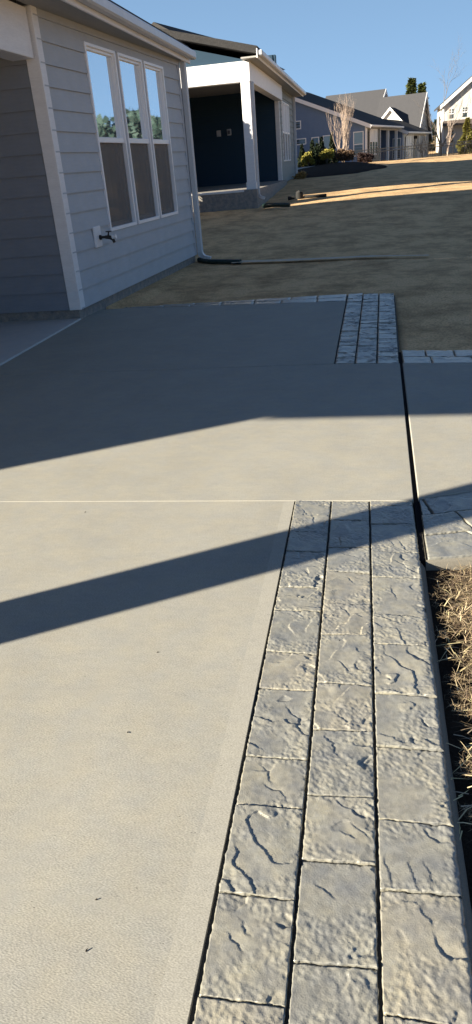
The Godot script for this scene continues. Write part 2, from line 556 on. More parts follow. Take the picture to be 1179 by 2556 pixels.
	for j in D:
		for i in W:
			var wob := 0.0
			var p: Vector3 = H.call(us[i], vs[j])
			if i == 0 or j == 0 or i == W - 1 or j == D - 1:
				p.y = -0.03
			else:
				if i == 1 or i == W - 2 or j == 1 or j == D - 2:
					wob = relief_b.get_noise_2d(p.x * 0.8, p.z * 0.8) * 0.0026 + relief_a.get_noise_2d(p.x * 2.0, p.z * 2.0) * 0.0014
					p.x += wob
					p.z += wob
			verts.append(p)
	var norms := PackedVector3Array()
	norms.resize(verts.size())
	for j in D:
		for i in W:
			var a := verts[j * W + maxi(i - 1, 0)]
			var b := verts[j * W + mini(i + 1, W - 1)]
			var c := verts[maxi(j - 1, 0) * W + i]
			var d := verts[mini(j + 1, D - 1) * W + i]
			norms[j * W + i] = (d - c).cross(b - a).normalized()
	var idx := PackedInt32Array()
	for j in D - 1:
		for i in W - 1:
			var a := j * W + i
			var c := a + W
			idx.append_array([a, a + 1, c, a + 1, c + 1, c])
	var arr := []
	arr.resize(Mesh.ARRAY_MAX)
	arr[Mesh.ARRAY_VERTEX] = verts
	arr[Mesh.ARRAY_NORMAL] = norms
	arr[Mesh.ARRAY_INDEX] = idx
	var mesh := ArrayMesh.new()
	mesh.add_surface_from_arrays(Mesh.PRIMITIVE_TRIANGLES, arr)
	return mesh


func lay_column(root: Node, joints: Array, xl: Callable, xr: Callable, skew: float, cell: float, amp: float, gx: float, gz: float, right_round := 0.0) -> void:
	# a column of stones between the z values in joints (far to near)
	for i in joints.size() - 1:
		var z0: float = joints[i]
		var z1: float = joints[i + 1]
		var s0 := rng.randf_range(-0.6, 1.0) * skew if i > 0 else 0.0
		var s1 := rng.randf_range(-0.6, 1.0) * skew
		if i > 0: s0 = get_meta("last_skew", 0.0)
		set_meta("last_skew", s1)
		var q := [Vector2(xl.call(z0), z0), Vector2(xr.call(z0), z0 + s0), Vector2(xr.call(z1), z1 + s1), Vector2(xl.call(z1), z1)]
		var nx := maxi(3, int((q[1].x - q[0].x) / cell))
		var nz := maxi(3, int((z1 - z0) / cell))
		put("stone", stone(q, nx, nz, amp, gx, gz, right_round), M["stone%d" % (rng.randi() % 3)], root)


func build_patio() -> void:
	var root := Node3D.new()
	root.name = "concrete_patio"
	add_child(root)
	tag(root, "smooth pale concrete patio with a stamped stone border along its right and far edges", "", "", "structure")
	# groove bed under all the stones
	put("slab_base", prism([Vector2(-7.0, 0.7), Vector2(0.2, 0.7), Vector2(0.2, -3.19), Vector2(0.24, -5.75), Vector2(0.29, -8.9), Vector2(-0.25, -9.07), Vector2(-7.0, -8.6)], -0.15, -0.016, 0.004), M.groove, root)
	# rounded, slightly battered outer edge of the border
	var st := new_st()
	var zs := [0.7, -0.4, -0.8, -1.2, -1.6, -2.0, -2.4, -2.625]
	for i in zs.size() - 1:
		for k in 5:
			var f := func(kk: int, zz: float) -> Vector3:
				var a := kk / 5.0
				return Vector3(0.2035 + 0.026 * sin(a * PI * 0.5) + 0.012 * a + relief_c.get_noise_2d(zz * 2.0, a) * 0.003, -0.012 - 0.125 * (a * a * 0.8 + 0.2 * a), zz)
			quad(st, f.call(k, zs[i]), f.call(k + 1, zs[i]), f.call(k + 1, zs[i + 1]), f.call(k, zs[i + 1]), Vector3(1, 0.5, 0))
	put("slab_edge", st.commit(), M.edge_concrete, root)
	# smooth panels
	put("concrete_panel", prism([Vector2(-7.0, 0.7), Vector2(-0.417, 0.7), Vector2(-0.417, -1.04), Vector2(-0.412, -3.183), Vector2(-7.0, -3.14)], -0.1, 0.0, 0.0), M.concrete, root)
	put("edging_strip", prism([Vector2(-0.417, 0.7), Vector2(-0.345, 0.7), Vector2(-0.349, -1.04), Vector2(-0.362, -3.183), Vector2(-0.412, -3.183), Vector2(-0.417, -1.04)], -0.1, 0.0, 0.0), M.trowelled, root)
	put("concrete_panel", prism([Vector2(-7.0, -3.142), Vector2(-0.362, -3.186), Vector2(-0.2, -3.187), Vector2(0.207, -3.187), Vector2(0.232, -5.728), Vector2(-0.28, -5.773), Vector2(-1.735, -5.775), Vector2(-7.0, -5.815)], -0.1, 0.0016, 0.0022), M.concrete, root)
	put("concrete_panel", prism([Vector2(-7.0, -5.829), Vector2(-1.735, -5.789), Vector2(-0.286, -5.787), Vector2(-0.274, -8.57), Vector2(-2.03, -8.74), Vector2(-3.0, -8.85), Vector2(-7.0, -8.75)], -0.1, 0.002, 0.004), M.concrete, root)
	# near border: three columns, joints read off the photograph
	var ja := [-3.185, -2.866, -2.686, -2.393, -2.229, -1.981, -1.792, -1.497, -1.323, -1.07, -0.84, -0.55, -0.3, 0.0, 0.35, 0.69]
	var jb := [-3.185, -2.98, -2.718, -2.522, -2.278, -2.086, -1.828, -1.617, -1.372, -1.176, -0.93, -0.66, -0.4, -0.1, 0.3, 0.69]
	var jc := [-3.185, -3.134, -2.942, -2.678, -2.482, -2.224, -2.046, -1.791, -1.566, -1.314, -1.117, -0.85, -0.6, -0.3, 0.1, 0.4, 0.69]
	var L := func(a: float, b: float) -> Callable: return func(z: float) -> float: return lerpf(a, b, (-z - 1.0) / 2.19)
	var x0: Callable = L.call(-0.342, -0.358)
	var x1: Callable = L.call(-0.158, -0.181)
	var x2: Callable = L.call(0.023, 0.0)
	var x3: Callable = L.call(0.208, 0.203)
	lay_column(root, ja, x0, x1, 0.012, 0.0031, 0.0085, 0.0042, 0.002)
	lay_column(root, jb, x1, x2, 0.012, 0.0031, 0.0085, 0.0042, 0.002)
	lay_column(root, jc, x2, x3, 0.012, 0.0031, 0.0085, 0.0042, 0.002, 0.014)
	# far border
	var K := func(a: float, b: float) -> Callable: return func(z: float) -> float: return lerpf(a, b, (-z - 5.77) / 3.3)
	var f0: Callable = K.call(-0.28, -0.262)
	var f1: Callable = K.call(-0.117, -0.08)
	var f2: Callable = K.call(0.055, 0.105)
	var f3: Callable = K.call(0.230, 0.284)
	for c in 3:
		var js: Array = []
		var z := -9.06 + 0.06 * c
		while z < -5.95:
			js.append(z)
			z += rng.randf_range(0.12, 0.25)
		js.append(-5.785 + 0.02 * c)
		lay_column(root, js, [f0, f1, f2][c], [f1, f2, f3][c], 0.04, 0.0125, 0.022, 0.006, 0.006)
	# two rows along the far edge
	for r in 2:
		var x := -0.272
		while x > -3.0:
			var w := rng.randf_range(0.3, 0.46)
			var xa := maxf(x - w, -3.05)
			var Z := func(xx: float, k: int) -> float:
				var far := lerpf(-9.07, -8.93, clampf((-0.26 - xx) / 2.8, 0, 1))
				var near := lerpf(-8.578, -8.86, clampf((-0.26 - xx) / 2.75, 0, 1))
				return lerpf(far, near, k / 2.0)
			var q := [Vector2(xa, Z.call(xa, r)), Vector2(x, Z.call(x, r)), Vector2(x, Z.call(x, r + 1)), Vector2(xa, Z.call(xa, r + 1))]
			put("stone", stone(q, 14, 7, 0.009, 0.005, 0.004), M["stone%d" % (rng.randi() % 3)], root)
			x = xa - 0.001


func build_walkway() -> void:
	var root := Node3D.new()
	root.name = "concrete_walkway"
	add_child(root)
	tag(root, "concrete walkway leading right from the patio with stamped stone strips on both sides", "", "", "structure")
	var far := func(k: float, x: float) -> float: return lerpf(-5.727, -6.15, k) + 0.142 * (x - 0.25)
	var near := func(k: float, x: float) -> float:
		var z: float = [-3.196, -3.02, -2.833, -2.628][int(k)]
		return z + [-0.348, -0.288, -0.25, -0.19][int(k)] * (x - 0.21)
	put("slab_base", prism([Vector2(0.226, near.call(3, 0.226)), Vector2(2.6, near.call(3, 2.6)), Vector2(2.6, far.call(1.0, 2.6)), Vector2(0.272, far.call(1.0, 0.272))], -0.15, -0.014, 0.004), M.groove, root)
	put("concrete_panel", prism([Vector2(0.230, near.call(0, 0.23)), Vector2(1.5, near.call(0, 1.5)), Vector2(1.5, far.call(0.0, 1.5)), Vector2(0.254, far.call(0.0, 0.254))], -0.1, 0.004, 0.006), M.concrete, root)
	put("concrete_panel", prism([Vector2(1.506, near.call(0, 1.506)), Vector2(2.6, near.call(0, 2.6)), Vector2(2.6, far.call(0.0, 2.6)), Vector2(1.506, far.call(0.0, 1.506))], -0.1, 0.004, 0.006), M.concrete, root)
	# front edge face, rounded over
	var st := new_st()
	var xs := [0.228, 0.5, 0.9, 1.4, 2.0, 2.6]
	for i in xs.size() - 1:
		for k in 5:
			var f := func(kk: int, xx: float) -> Vector3:
				var a := kk / 5.0
				return Vector3(xx, -0.008 - 0.13 * (a * a * 0.8 + 0.2 * a), near.call(3, xx) - 0.004 + 0.02 * sin(a * PI * 0.5) + 0.01 * a)
			quad(st, f.call(k, xs[i]), f.call(k + 1, xs[i]), f.call(k + 1, xs[i + 1]), f.call(k, xs[i + 1]), Vector3(0, 0.5, 1))
	quad(st, Vector3(0.228, -0.008, -2.635), Vector3(0.228, -0.14, -2.605), Vector3(0.228, -0.14, -2.9), Vector3(0.228, -0.008, -2.9), Vector3.LEFT)
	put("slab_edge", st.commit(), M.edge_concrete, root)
	# near strips: joints run on the slant
	var cuts := [[[0.232, 0.232], [0.25, 0.29], [0.62, 0.60], [0.98, 1.03], [1.35, 1.3], [1.75, 1.7], [2.2, 2.2], [2.6, 2.6]], [[0.232, 0.232], [0.385, 0.45], [0.72, 0.68], [1.1, 1.16], [1.5, 1.46], [1.95, 2.0], [2.6, 2.6]], [[0.232, 0.232], [0.41, 0.55], [0.86, 0.8], [1.22, 1.28], [1.7, 1.66], [2.1, 2.15], [2.6, 2.6]]]
	for r in 3:
		for i in cuts[r].size() - 1:
			var a: Array = cuts[r][i]
			var b: Array = cuts[r][i + 1]
			var q := [Vector2(a[0], near.call(r, a[0])), Vector2(b[0], near.call(r, b[0])), Vector2(b[1], near.call(r + 1, b[1])), Vector2(a[1], near.call(r + 1, a[1]))]
			put("stone", stone(q, 46 if i < 2 else 14, 26 if i < 2 else 10, 0.006, 0.003, 0.003), M["stone%d" % (rng.randi() % 3)], root)
	for r in 2:
		var x := 0.258
		while x < 2.5:
			var w := rng.randf_range(0.22, 0.4)
			if r == 0 and x < 0.3: w = 0.19
			var xb := minf(x + w, 2.6)
			var sl := rng.randf_range(-0.06, 0.06)
			var q := [Vector2(x, far.call(1.0 - r * 0.5, x)), Vector2(xb, far.call(1.0 - r * 0.5, xb)), Vector2(xb, far.call(0.5 - r * 0.5, xb)), Vector2(x, far.call(0.5 - r * 0.5, x))]
			put("stone", stone(q, 16, 12, 0.007, 0.004, 0.004), M["stone%d" % (rng.randi() % 3)], root)
			x = xb
	# the dark expansion joint between patio and walkway
	put("expansion_joint", prism([Vector2(0.205, -2.64), Vector2(0.231, -2.64), Vector2(0.258, -6.14), Vector2(0.236, -6.14)], -0.12, -0.012, 0.0), M.felt, root)


# ---------------------------------------------------------------- houses
func lap_wall(root: Node, F: Transform3D, length: float, y0: float, y1: float, expose: float, m: Material, holes: Array, joined := false, rake = null) -> void:
	# overlapping boards on a wall: local x along the wall, y up, z outward
	var st := new_st()
	var y := y0
	var row := 0
	while y < y1 - 0.01:
		var ye := minf(y + expose, y1)
		var rects: Array = [[0.0, length, y, ye]]
		for h: Array in holes:
			var nxt: Array = []
			for r: Array in rects:
				if h[0] >= r[1] or h[1] <= r[0] or h[2] >= r[3] or h[3] <= r[2]:
					nxt.append(r)
					continue
				if h[0] > r[0]: nxt.append([r[0], h[0], r[2], r[3]])
				if h[1] < r[1]: nxt.append([h[1], r[1], r[2], r[3]])
				var a: float = maxf(h[0], r[0])
				var b: float = minf(h[1], r[1])
				if h[2] > r[2]: nxt.append([a, b, r[2], h[2]])
				if h[3] < r[3]: nxt.append([a, b, h[3], r[3]])
			rects = nxt
		if not joined:
			var cut: Array = []
			for r: Array in rects:
				if r[1] - r[0] > 3.2:
					var cu: float = lerpf(r[0], r[1], rng.randf_range(0.3, 0.7))
					cut.append([r[0], cu - 0.001, r[2], r[3]])
					cut.append([cu + 0.001, r[1], r[2], r[3]])
				else:
					cut.append(r)
			rects = cut
		for r: Array in rects:
			if not joined: st = new_st()
			var zb: float = 0.025 - 0.022 * (r[2] - y) / expose
			var zt: float = 0.025 - 0.022 * (r[3] - y) / expose
			var xa: float = r[0]
			var xb: float = r[1]
			if rake != null:
				xb = minf(xb, rake.call(r[3]))
				if xa >= xb: continue
			var A := Vector3(xa, r[2], zb)
			var B := Vector3(xb, r[2], zb)
			var C := Vector3(xb, r[3], zt)
			var D := Vector3(xa, r[3], zt)
			var back := Vector3(0, 0, -0.008)
			quad(st, A, B, C, D, Vector3(0, 0.05, 1))
			quad(st, A, B, Vector3(xb, r[2], -0.008), Vector3(xa, r[2], -0.008), Vector3.DOWN)
			quad(st, D, C, Vector3(xb, r[3], -0.008), Vector3(xa, r[3], -0.008), Vector3.UP)
			quad(st, A, D, Vector3(xa, r[3], -0.008), Vector3(xa, r[2], -0.008), Vector3.LEFT)
			quad(st, B, C, Vector3(xb, r[3], -0.008), Vector3(xb, r[2], -0.008), Vector3.RIGHT)
			if not joined: put("siding_board", st.commit(), m, root, F)
		y += expose
		row += 1
	if joined: put("siding", st.commit(), m, root, F)


func hung_window(root: Node, F: Transform3D, x0: float, x1: float, y0: float, y1: float, meet: float, far := false) -> Node3D:
	# a white double-hung window: upper sash in front, screen over the lower half
	var st := new_st()
	var w := 0.034
	var e := 0.008
	for b in [[x0, x0 + w, y0, y1], [x1 - w, x1, y0, y1]]:
		cbox(st, Vector3(b[0], b[2], -0.10), Vector3(b[1], b[3], 0.032), 0.004)
	for b in [[y0, y0 + w * 1.2], [y1 - w, y1]]:
		cbox(st, Vector3(x0 + w, b[0], -0.10), Vector3(x1 - w, b[1], 0.03), 0.004)
	var win := put("window", st.commit(), M.vinyl, root, F)
	var s := new_st()
	var r := 0.03
	var xa := x0 + w + 0.001
	var xb := x1 - w - 0.001
	cbox(s, Vector3(xa, meet, -0.05), Vector3(xb, meet + 0.062, 0.012), 0.004)
	cbox(s, Vector3(xa, y1 - w - r, -0.05), Vector3(xb, y1 - w - 0.001, 0.0), 0.003)
	for b in [[xa, xa + r * 0.7], [xb - r * 0.7, xb]]:
		cbox(s, Vector3(b[0], meet + 0.0635, -0.05), Vector3(b[1], y1 - w - r - 0.001, 0.0), 0.003)
	put("upper_sash", s.commit(), M.vinyl, win)
	put("upper_pane", box_mesh(Vector3(xa + r * 0.7, meet + 0.06, -0.034), Vector3(xb - r * 0.7, y1 - w - r, -0.028)), M.mirror_glass, win)
	if not far:
		var k := new_st()
		cbox(k, Vector3(xa, y0 + w * 1.2, -0.085), Vector3(xb, y0 + w * 1.2 + 0.05, -0.06), 0.003)
		for b in [[xa, xa + 0.04], [xb - 0.04, xb]]:
			cbox(k, Vector3(b[0], y0 + w * 1.2 + 0.051, -0.085), Vector3(b[1], meet, -0.06), 0.003)
		put("lower_sash", k.commit(), M.blind, win)
		put("lower_pane", box_mesh(Vector3(xa + 0.04, y0 + w * 1.2 + 0.05, -0.076), Vector3(xb - 0.04, meet, -0.072)), M.pane, win)
		put("roller_shade", box_mesh(Vector3(xa + 0.02, y0 + 0.24, -0.16), Vector3(xb - 0.26, meet + 0.1, -0.15)), M.shade, win)
		put("screen", box_mesh(Vector3(xa, y0 + w * 1.2, -0.022), Vector3(xb, meet, -0.02)), M.mesh, win)
		put("room", box_mesh(Vector3(xa - 0.03, y0 + 0.02, -0.24), Vector3(xb + 0.03, y1, -0.2)), M.room_dark, win)
	else:
		put("lower_pane", box_mesh(Vector3(xa, y0 + w, -0.05), Vector3(xb, meet, -0.045)), M.far_glass, win)
	return win


func wall_frame(at: Vector3, dir: Vector3) -> Transform3D:
	var d := dir.normalized()
	return Transform3D(Basis(d, Vector3.UP, d.cross(Vector3.UP)), at)


func outlet_box(root: Node, F: Transform3D, x: float, y: float, bubble: bool) -> void:
	var st := new_st()
	cbox(st, Vector3(x - 0.075, y - 0.1, 0.015), Vector3(x + 0.075, y + 0.1, 0.05), 0.01)
	var o := put("outlet_box", st.commit(), M.grey_plastic, root, F)
	if bubble:
		put("outlet_cover", box_mesh(Vector3(x - 0.045, y - 0.06, 0.051), Vector3(x + 0.045, y + 0.055, 0.085), 0.012), M.mullion, o)


func spout(root: Node, F: Transform3D, x: float, z: float, y0: float, y1: float, w := 0.07, kick := 0.24) -> void:
	# a square downspout with an elbow at its foot
	var st := new_st()
	cbox(st, Vector3(x - w * 0.55, y0 + 0.14, z), Vector3(x + w * 0.55, y1, z + w), 0.006)
	for k in 3:
		cbox(st, Vector3(x - w * 0.4 + k * w * 0.35, y0 + 0.15, z + w - 0.002), Vector3(x - w * 0.25 + k * w * 0.35, y1 - 0.01, z + w + 0.003), 0.001)
	var d := put("downspout", st.commit(), M.downspout, root, F)
	var e := new_st()
	var steps := 5
	for i in steps:
		var a0 := deg_to_rad(72.0 * i / steps)
		var a1 := deg_to_rad(72.0 * (i + 1) / steps)
		var R := kick * 0.5
		var c := Vector3(x, y0 + 0.14, z + w * 0.5 + R)
		var p0 := c + Vector3(0, -sin(a0) * R, -cos(a0) * R)
		var p1 := c + Vector3(0, -sin(a1) * R, -cos(a1) * R)
		var dv := (p1 - p0)
		var t := Transform3D(Basis(Vector3.RIGHT, dv.normalized(), Vector3.RIGHT.cross(dv.normalized())), p0)
		cbox(e, Vector3(-w * 0.56, -0.008, -w * 0.52), Vector3(w * 0.56, dv.length() + 0.008, w * 0.52), 0.004, t)
	var R2 := kick * 0.5
	var a2 := deg_to_rad(72.0)
	var p2 := Vector3(x, y0 + 0.14 - sin(a2) * R2, z + w * 0.5 + R2 - cos(a2) * R2)
	var dd := Vector3(0, -cos(a2), sin(a2))
	cbox(e, Vector3(-w * 0.58, 0, -w * 0.54), Vector3(w * 0.58, 0.09, w * 0.54), 0.004, Transform3D(Basis(Vector3.RIGHT, dd, Vector3.RIGHT.cross(dd)), p2))
	put("elbow", e.commit(), M.downspout, d)


func slab_roof(root: Node, called: String, m: Material, xe: float, ye: float, xr: float, yr: float, z0: float, z1: float, th: float) -> void:
	# one roof slope from eave (xe, ye) up to (xr, yr), running z0 .. z1
	var st := new_st()
	extrude(st, [Vector2(xe, ye), Vector2(xr, yr), Vector2(xr, yr + th), Vector2(xe, ye + th)], z0, z1)
	put(called, st.commit(), m, root)


func villa(called: String, label: String, T: Transform3D, o: Dictionary) -> Node3D:
	# gable wall behind a corner porch, then a long side wall with three windows; local origin at the corner between them
	var h := thing(called, label, "house", T)
	var se: Vector2 = o.side_end
	var side_len := se.length()
	var FS := wall_frame(Vector3.ZERO, Vector3(se.x, 0, se.y))
	var FG := wall_frame(Vector3(-3.57, 0, 0), Vector3(1, 0, 0))
	var sb: float = o.board
	var eave := 3.1
	var holes: Array = []
	for w: Array in o.windows: holes.append([w[0] - 0.002, w[1] + 0.002, o.win_y[0] - 0.002, o.win_y[1] + 0.002])
	var first: Array = o.windows[0]
	var last: Array = o.windows[o.windows.size() - 1]
	var one_hole := [[first[0] - 0.002, last[1] + 0.002, o.win_y[0] - 0.002, o.win_y[1] + 0.002]]
	lap_wall(h, FS, side_len, sb, eave, 0.207, o.side_mat, one_hole)
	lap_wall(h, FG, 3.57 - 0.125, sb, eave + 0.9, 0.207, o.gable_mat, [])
	# sheathing behind the boards, with the window opening left free by its recess
	var st := new_st()
	cbox(st, Vector3(0.02, sb, -0.45), Vector3(side_len, eave, -0.26))
	cbox(st, Vector3(0.02, sb, -0.26), Vector3(first[0] - 0.01, eave, -0.0085))
	cbox(st, Vector3(last[1] + 0.01, sb, -0.26), Vector3(side_len, eave, -0.0085))
	cbox(st, Vector3(first[0] - 0.01, sb, -0.26), Vector3(last[1] + 0.01, o.win_y[0] - 0.01, -0.0085))
	cbox(st, Vector3(first[0] - 0.01, o.win_y[1] + 0.01, -0.26), Vector3(last[1] + 0.01, eave, -0.0085))
	put("side_wall", st.commit(), o.side_mat, h, FS)
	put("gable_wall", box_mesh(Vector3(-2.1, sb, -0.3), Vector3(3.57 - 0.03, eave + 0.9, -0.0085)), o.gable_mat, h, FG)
	put("far_wall", box_mesh(Vector3(-5.5, sb, se.y + 0.02), Vector3(se.x - 0.03, eave, se.y + 0.22)), o.side_mat, h)
	for i in o.windows.size():
		var w: Array = o.windows[i]
		hung_window(h, FS, w[0], w[1], o.win_y[0], o.win_y[1], o.meet)
		if i > 0: put("mullion", box_mesh(Vector3(o.windows[i - 1][1] + 0.001, o.win_y[0], -0.1), Vector3(w[0] - 0.001, o.win_y[1], -0.022)), M.mullion, h, FS)
	# foundation
	var fd := new_st()
	cbox(fd, Vector3(0.0, -0.35, -0.3), Vector3(side_len, sb, -0.015), 0.004)
	put("foundation", fd.commit(), M.block, h, FS)
	put("foundation", box_mesh(Vector3(0.0, -0.35, -0.3), Vector3(3.55, sb, -0.012), 0.004), M.block, h, FG)
	# corner board: two faces
	var cb := new_st()
	cbox(cb, Vector3(3.57 - 0.122, sb - 0.004, -0.02), Vector3(3.57 + 0.022, eave, 0.026), 0.004)
	put("corner_board", cb.commit(), M.trim, h, FG)
	put("corner_board", box_mesh(Vector3(-0.018, sb - 0.003, -0.02), Vector3(0.105, eave, 0.0235), 0.004), M.trim, h, FS)
	put("corner_board", box_mesh(Vector3(side_len - 0.09, sb - 0.003, -0.02), Vector3(side_len + 0.012, eave, 0.0235), 0.004), o.side_mat, h, FS)
	spout(h, FS, side_len + o.spout_x, 0.03, o.spout_y, eave, o.spout_w, 0.26)
	# porch
	var fl: float = o.floor_y
	var gl: float = o.porch_low
	put("porch_slab", box_mesh(Vector3(-3.57, gl, 0.0), Vector3(o.slab_x, fl, 7.62), 0.006), o.slab_mat, h)
	if o.edge_band:
		put("porch_edge", box_mesh(Vector3(-3.57, fl - 0.045, 7.621), Vector3(-0.16, fl + 0.006, 7.645), 0.004), M.trim, h)  # narrow white band along the top front edge of the slab
	var cx: float = o.col.x
	var cz: float = o.col.y
	var cw := 0.115
	var col := put("porch_column", box_mesh(Vector3(cx - cw, fl + 0.18, cz - cw), Vector3(cx + cw, 2.64, cz + cw), 0.008), M.trim, h)
	put("column_base", box_mesh(Vector3(cx - cw - 0.02, fl + 0.001, cz - cw - 0.02), Vector3(cx + cw + 0.02, fl + 0.18, cz + cw + 0.02), 0.008), M.trim, col)
	put("porch_beam", box_mesh(Vector3(-3.57, 2.64, cz - 0.12), Vector3(cx + 0.13, 3.08, cz + 0.12), 0.006), M.trim, h)
	put("porch_beam", box_mesh(Vector3(cx - 0.12, 2.64, 0.05), Vector3(cx + 0.12, 3.08, cz - 0.1205), 0.006), M.trim, h)
	put("porch_ceiling", box_mesh(Vector3(-3.57, 3.0, 0.02), Vector3(cx - 0.12, 3.05, cz - 0.12)), M.soffit, h)
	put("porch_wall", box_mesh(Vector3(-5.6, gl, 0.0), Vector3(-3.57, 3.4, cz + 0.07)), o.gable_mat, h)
	if o.porch_spout: spout(h, wall_frame(Vector3(cx + cw, 0, cz - 0.06), Vector3(0, 0, -1)), 0.0, 0.01, fl - 0.26, 2.64, 0.06, 0.2)
	# roofs
	var rx := -7.55
	var ry := eave + 0.06 + float(o.slope) * (0.42 - rx)
	slab_roof(h, "roof", M.shingle, 0.42, eave + 0.06, rx, ry, se.y - 0.35, cz + 0.45, 0.16)
	slab_roof(h, "roof", M.shingle, rx * 2.0 - 0.42, eave + 0.06, rx, ry, se.y - 0.35, cz + 0.45, 0.16)
	put("soffit", box_mesh(Vector3(0.0, eave - 0.004, se.y - 0.3), Vector3(0.4, eave + 0.03, cz + 0.4)), M.soffit, h)
	put("fascia", box_mesh(Vector3(0.4, eave - 0.03, se.y - 0.36), Vector3(0.425, eave + 0.17, cz + 0.46), 0.004), M.trim, h)
	put("gutter", box_mesh(Vector3(0.426, eave + 0.02, se.y - 0.34), Vector3(0.54, eave + 0.14, cz + 0.44), 0.02), M.downspout, h)
	var tri_pts := [Vector2(0.0, eave - 0.018), Vector2(0.0, eave + 0.02), Vector2(rx, ry - 0.06), Vector2(rx * 2.0, eave + 0.02), Vector2(rx * 2.0, eave - 0.018)]
	var gb := new_st()
	extrude(gb, tri_pts, cz - 0.05, cz + 0.06)
	put("gable_infill", gb.commit(), o.gable_mat, h)
	var gb2 := new_st()
	extrude(gb2, tri_pts, se.y + 0.02, se.y + 0.2)
	put("gable_infill", gb2.commit(), o.side_mat, h)
	put("main_wall", box_mesh(Vector3(-14.7, -0.4, se.y + 0.02), Vector3(-5.61, eave, cz + 0.05)), o.side_mat, h)
	return h


func spigot(h: Node, F: Transform3D) -> void:
	var bl := put("spigot_block", box_mesh(Vector3(0.66, 0.728, 0.012), Vector3(0.865, 0.968, 0.04), 0.008), M.trim, h, F)
	var st := new_st()
	var c := Vector3(0.80, 0.835, 0.04)
	tube(st, [c, c + Vector3(0, 0, 0.02), c + Vector3(0, 0, 0.021), c + Vector3(0.0, 0.0, 0.09)], [0.03, 0.03, 0.016, 0.016], 10)
	tube(st, [c + Vector3(0, 0, 0.075), c + Vector3(0, -0.005, 0.13), c + Vector3(0, -0.03, 0.17), c + Vector3(0, -0.07, 0.185)], [0.021, 0.024, 0.02, 0.018], 10)
	tube(st, [c + Vector3(0, 0.0, 0.11), c + Vector3(0, 0.06, 0.125)], [0.012, 0.009], 8)
	var s := put("spigot", st.commit(), M.brass, bl)
	var hd := new_st()
	var ring: Array = []
	for i in 13: ring.append(c + Vector3(cos(TAU * i / 12.0) * 0.034, 0.062, 0.125 + sin(TAU * i / 12.0) * 0.034))
	tube(hd, ring, [0.006], 6, false)
	for i in 3: tube(hd, [c + Vector3(cos(TAU * i / 3.0) * 0.034, 0.062, 0.125 + sin(TAU * i / 3.0) * 0.034), c + Vector3(0, 0.062, 0.125)], [0.005], 5)
	put("spigot_handle", hd.commit(), M.brass, bl)
	var cp := new_st()
	tube(cp, [c + Vector3(0, -0.005, 0.165), c + Vector3(0.0, 0.0, 0.215)], [0.028, 0.026], 10)
	put("vacuum_breaker", cp.commit(), M.white_plastic, bl)


func corrugated(called: String, label: String, pts: Array, r: float, m: Material, g := "") -> void:
	# ribbed drain pipe through the points
	var cv := Curve3D.new()
	for p: Vector3 in pts: cv.add_point(p)
	for i in range(1, pts.size() - 1):
		var d: Vector3 = (pts[i + 1] - pts[i - 1]) * 0.22
		cv.set_point_in(i, -d)
		cv.set_point_out(i, d)
	var n := int(cv.get_baked_length() / 0.012)
	var pp: Array = []
	var rr: Array = []
	for i in n + 1:
		pp.append(cv.sample_baked(cv.get_baked_length() * i / n))
		rr.append(r * (1.0 if i % 2 == 0 else 0.88))
	var base: Vector3 = pts[0]
	for i in pp.size(): pp[i] -= base
	var st := new_st()
	tube(st, pp, rr, 12)
	var o := put(called, st.commit(), m, self, Transform3D(Basis.IDENTITY, base))
	tag(o, label, "drain pipe", g)


func far_window(h: Node, F: Transform3D, x0: float, x1: float, y0: float, y1: float, meet := 0.0, shade: Material = null) -> void:
	var st := new_st()
	var w := 0.075
	cbox(st, Vector3(x0 - w, y0 - w, 0.0), Vector3(x0, y1 + w, 0.05), 0.006)
	cbox(st, Vector3(x1, y0 - w, 0.0), Vector3(x1 + w, y1 + w, 0.05), 0.006)
	cbox(st, Vector3(x0, y0 - w, 0.0), Vector3(x1, y0, 0.049), 0.006)
	cbox(st, Vector3(x0, y1, 0.0), Vector3(x1, y1 + w, 0.049), 0.006)
	if meet > 0: cbox(st, Vector3(x0, meet - 0.03, 0.0), Vector3(x1, meet + 0.03, 0.045), 0.006)
	var win := put("window", st.commit(), M.trim, h, F)
	put("pane", box_mesh(Vector3(x0, y0, 0.005), Vector3(x1, (meet - 0.03) if meet > 0 else y1, 0.02)), M.far_glass, win)
	if meet > 0: put("pane", box_mesh(Vector3(x0, meet + 0.03, 0.005), Vector3(x1, y1, 0.025)), shade if shade else M.sky_pane, win)


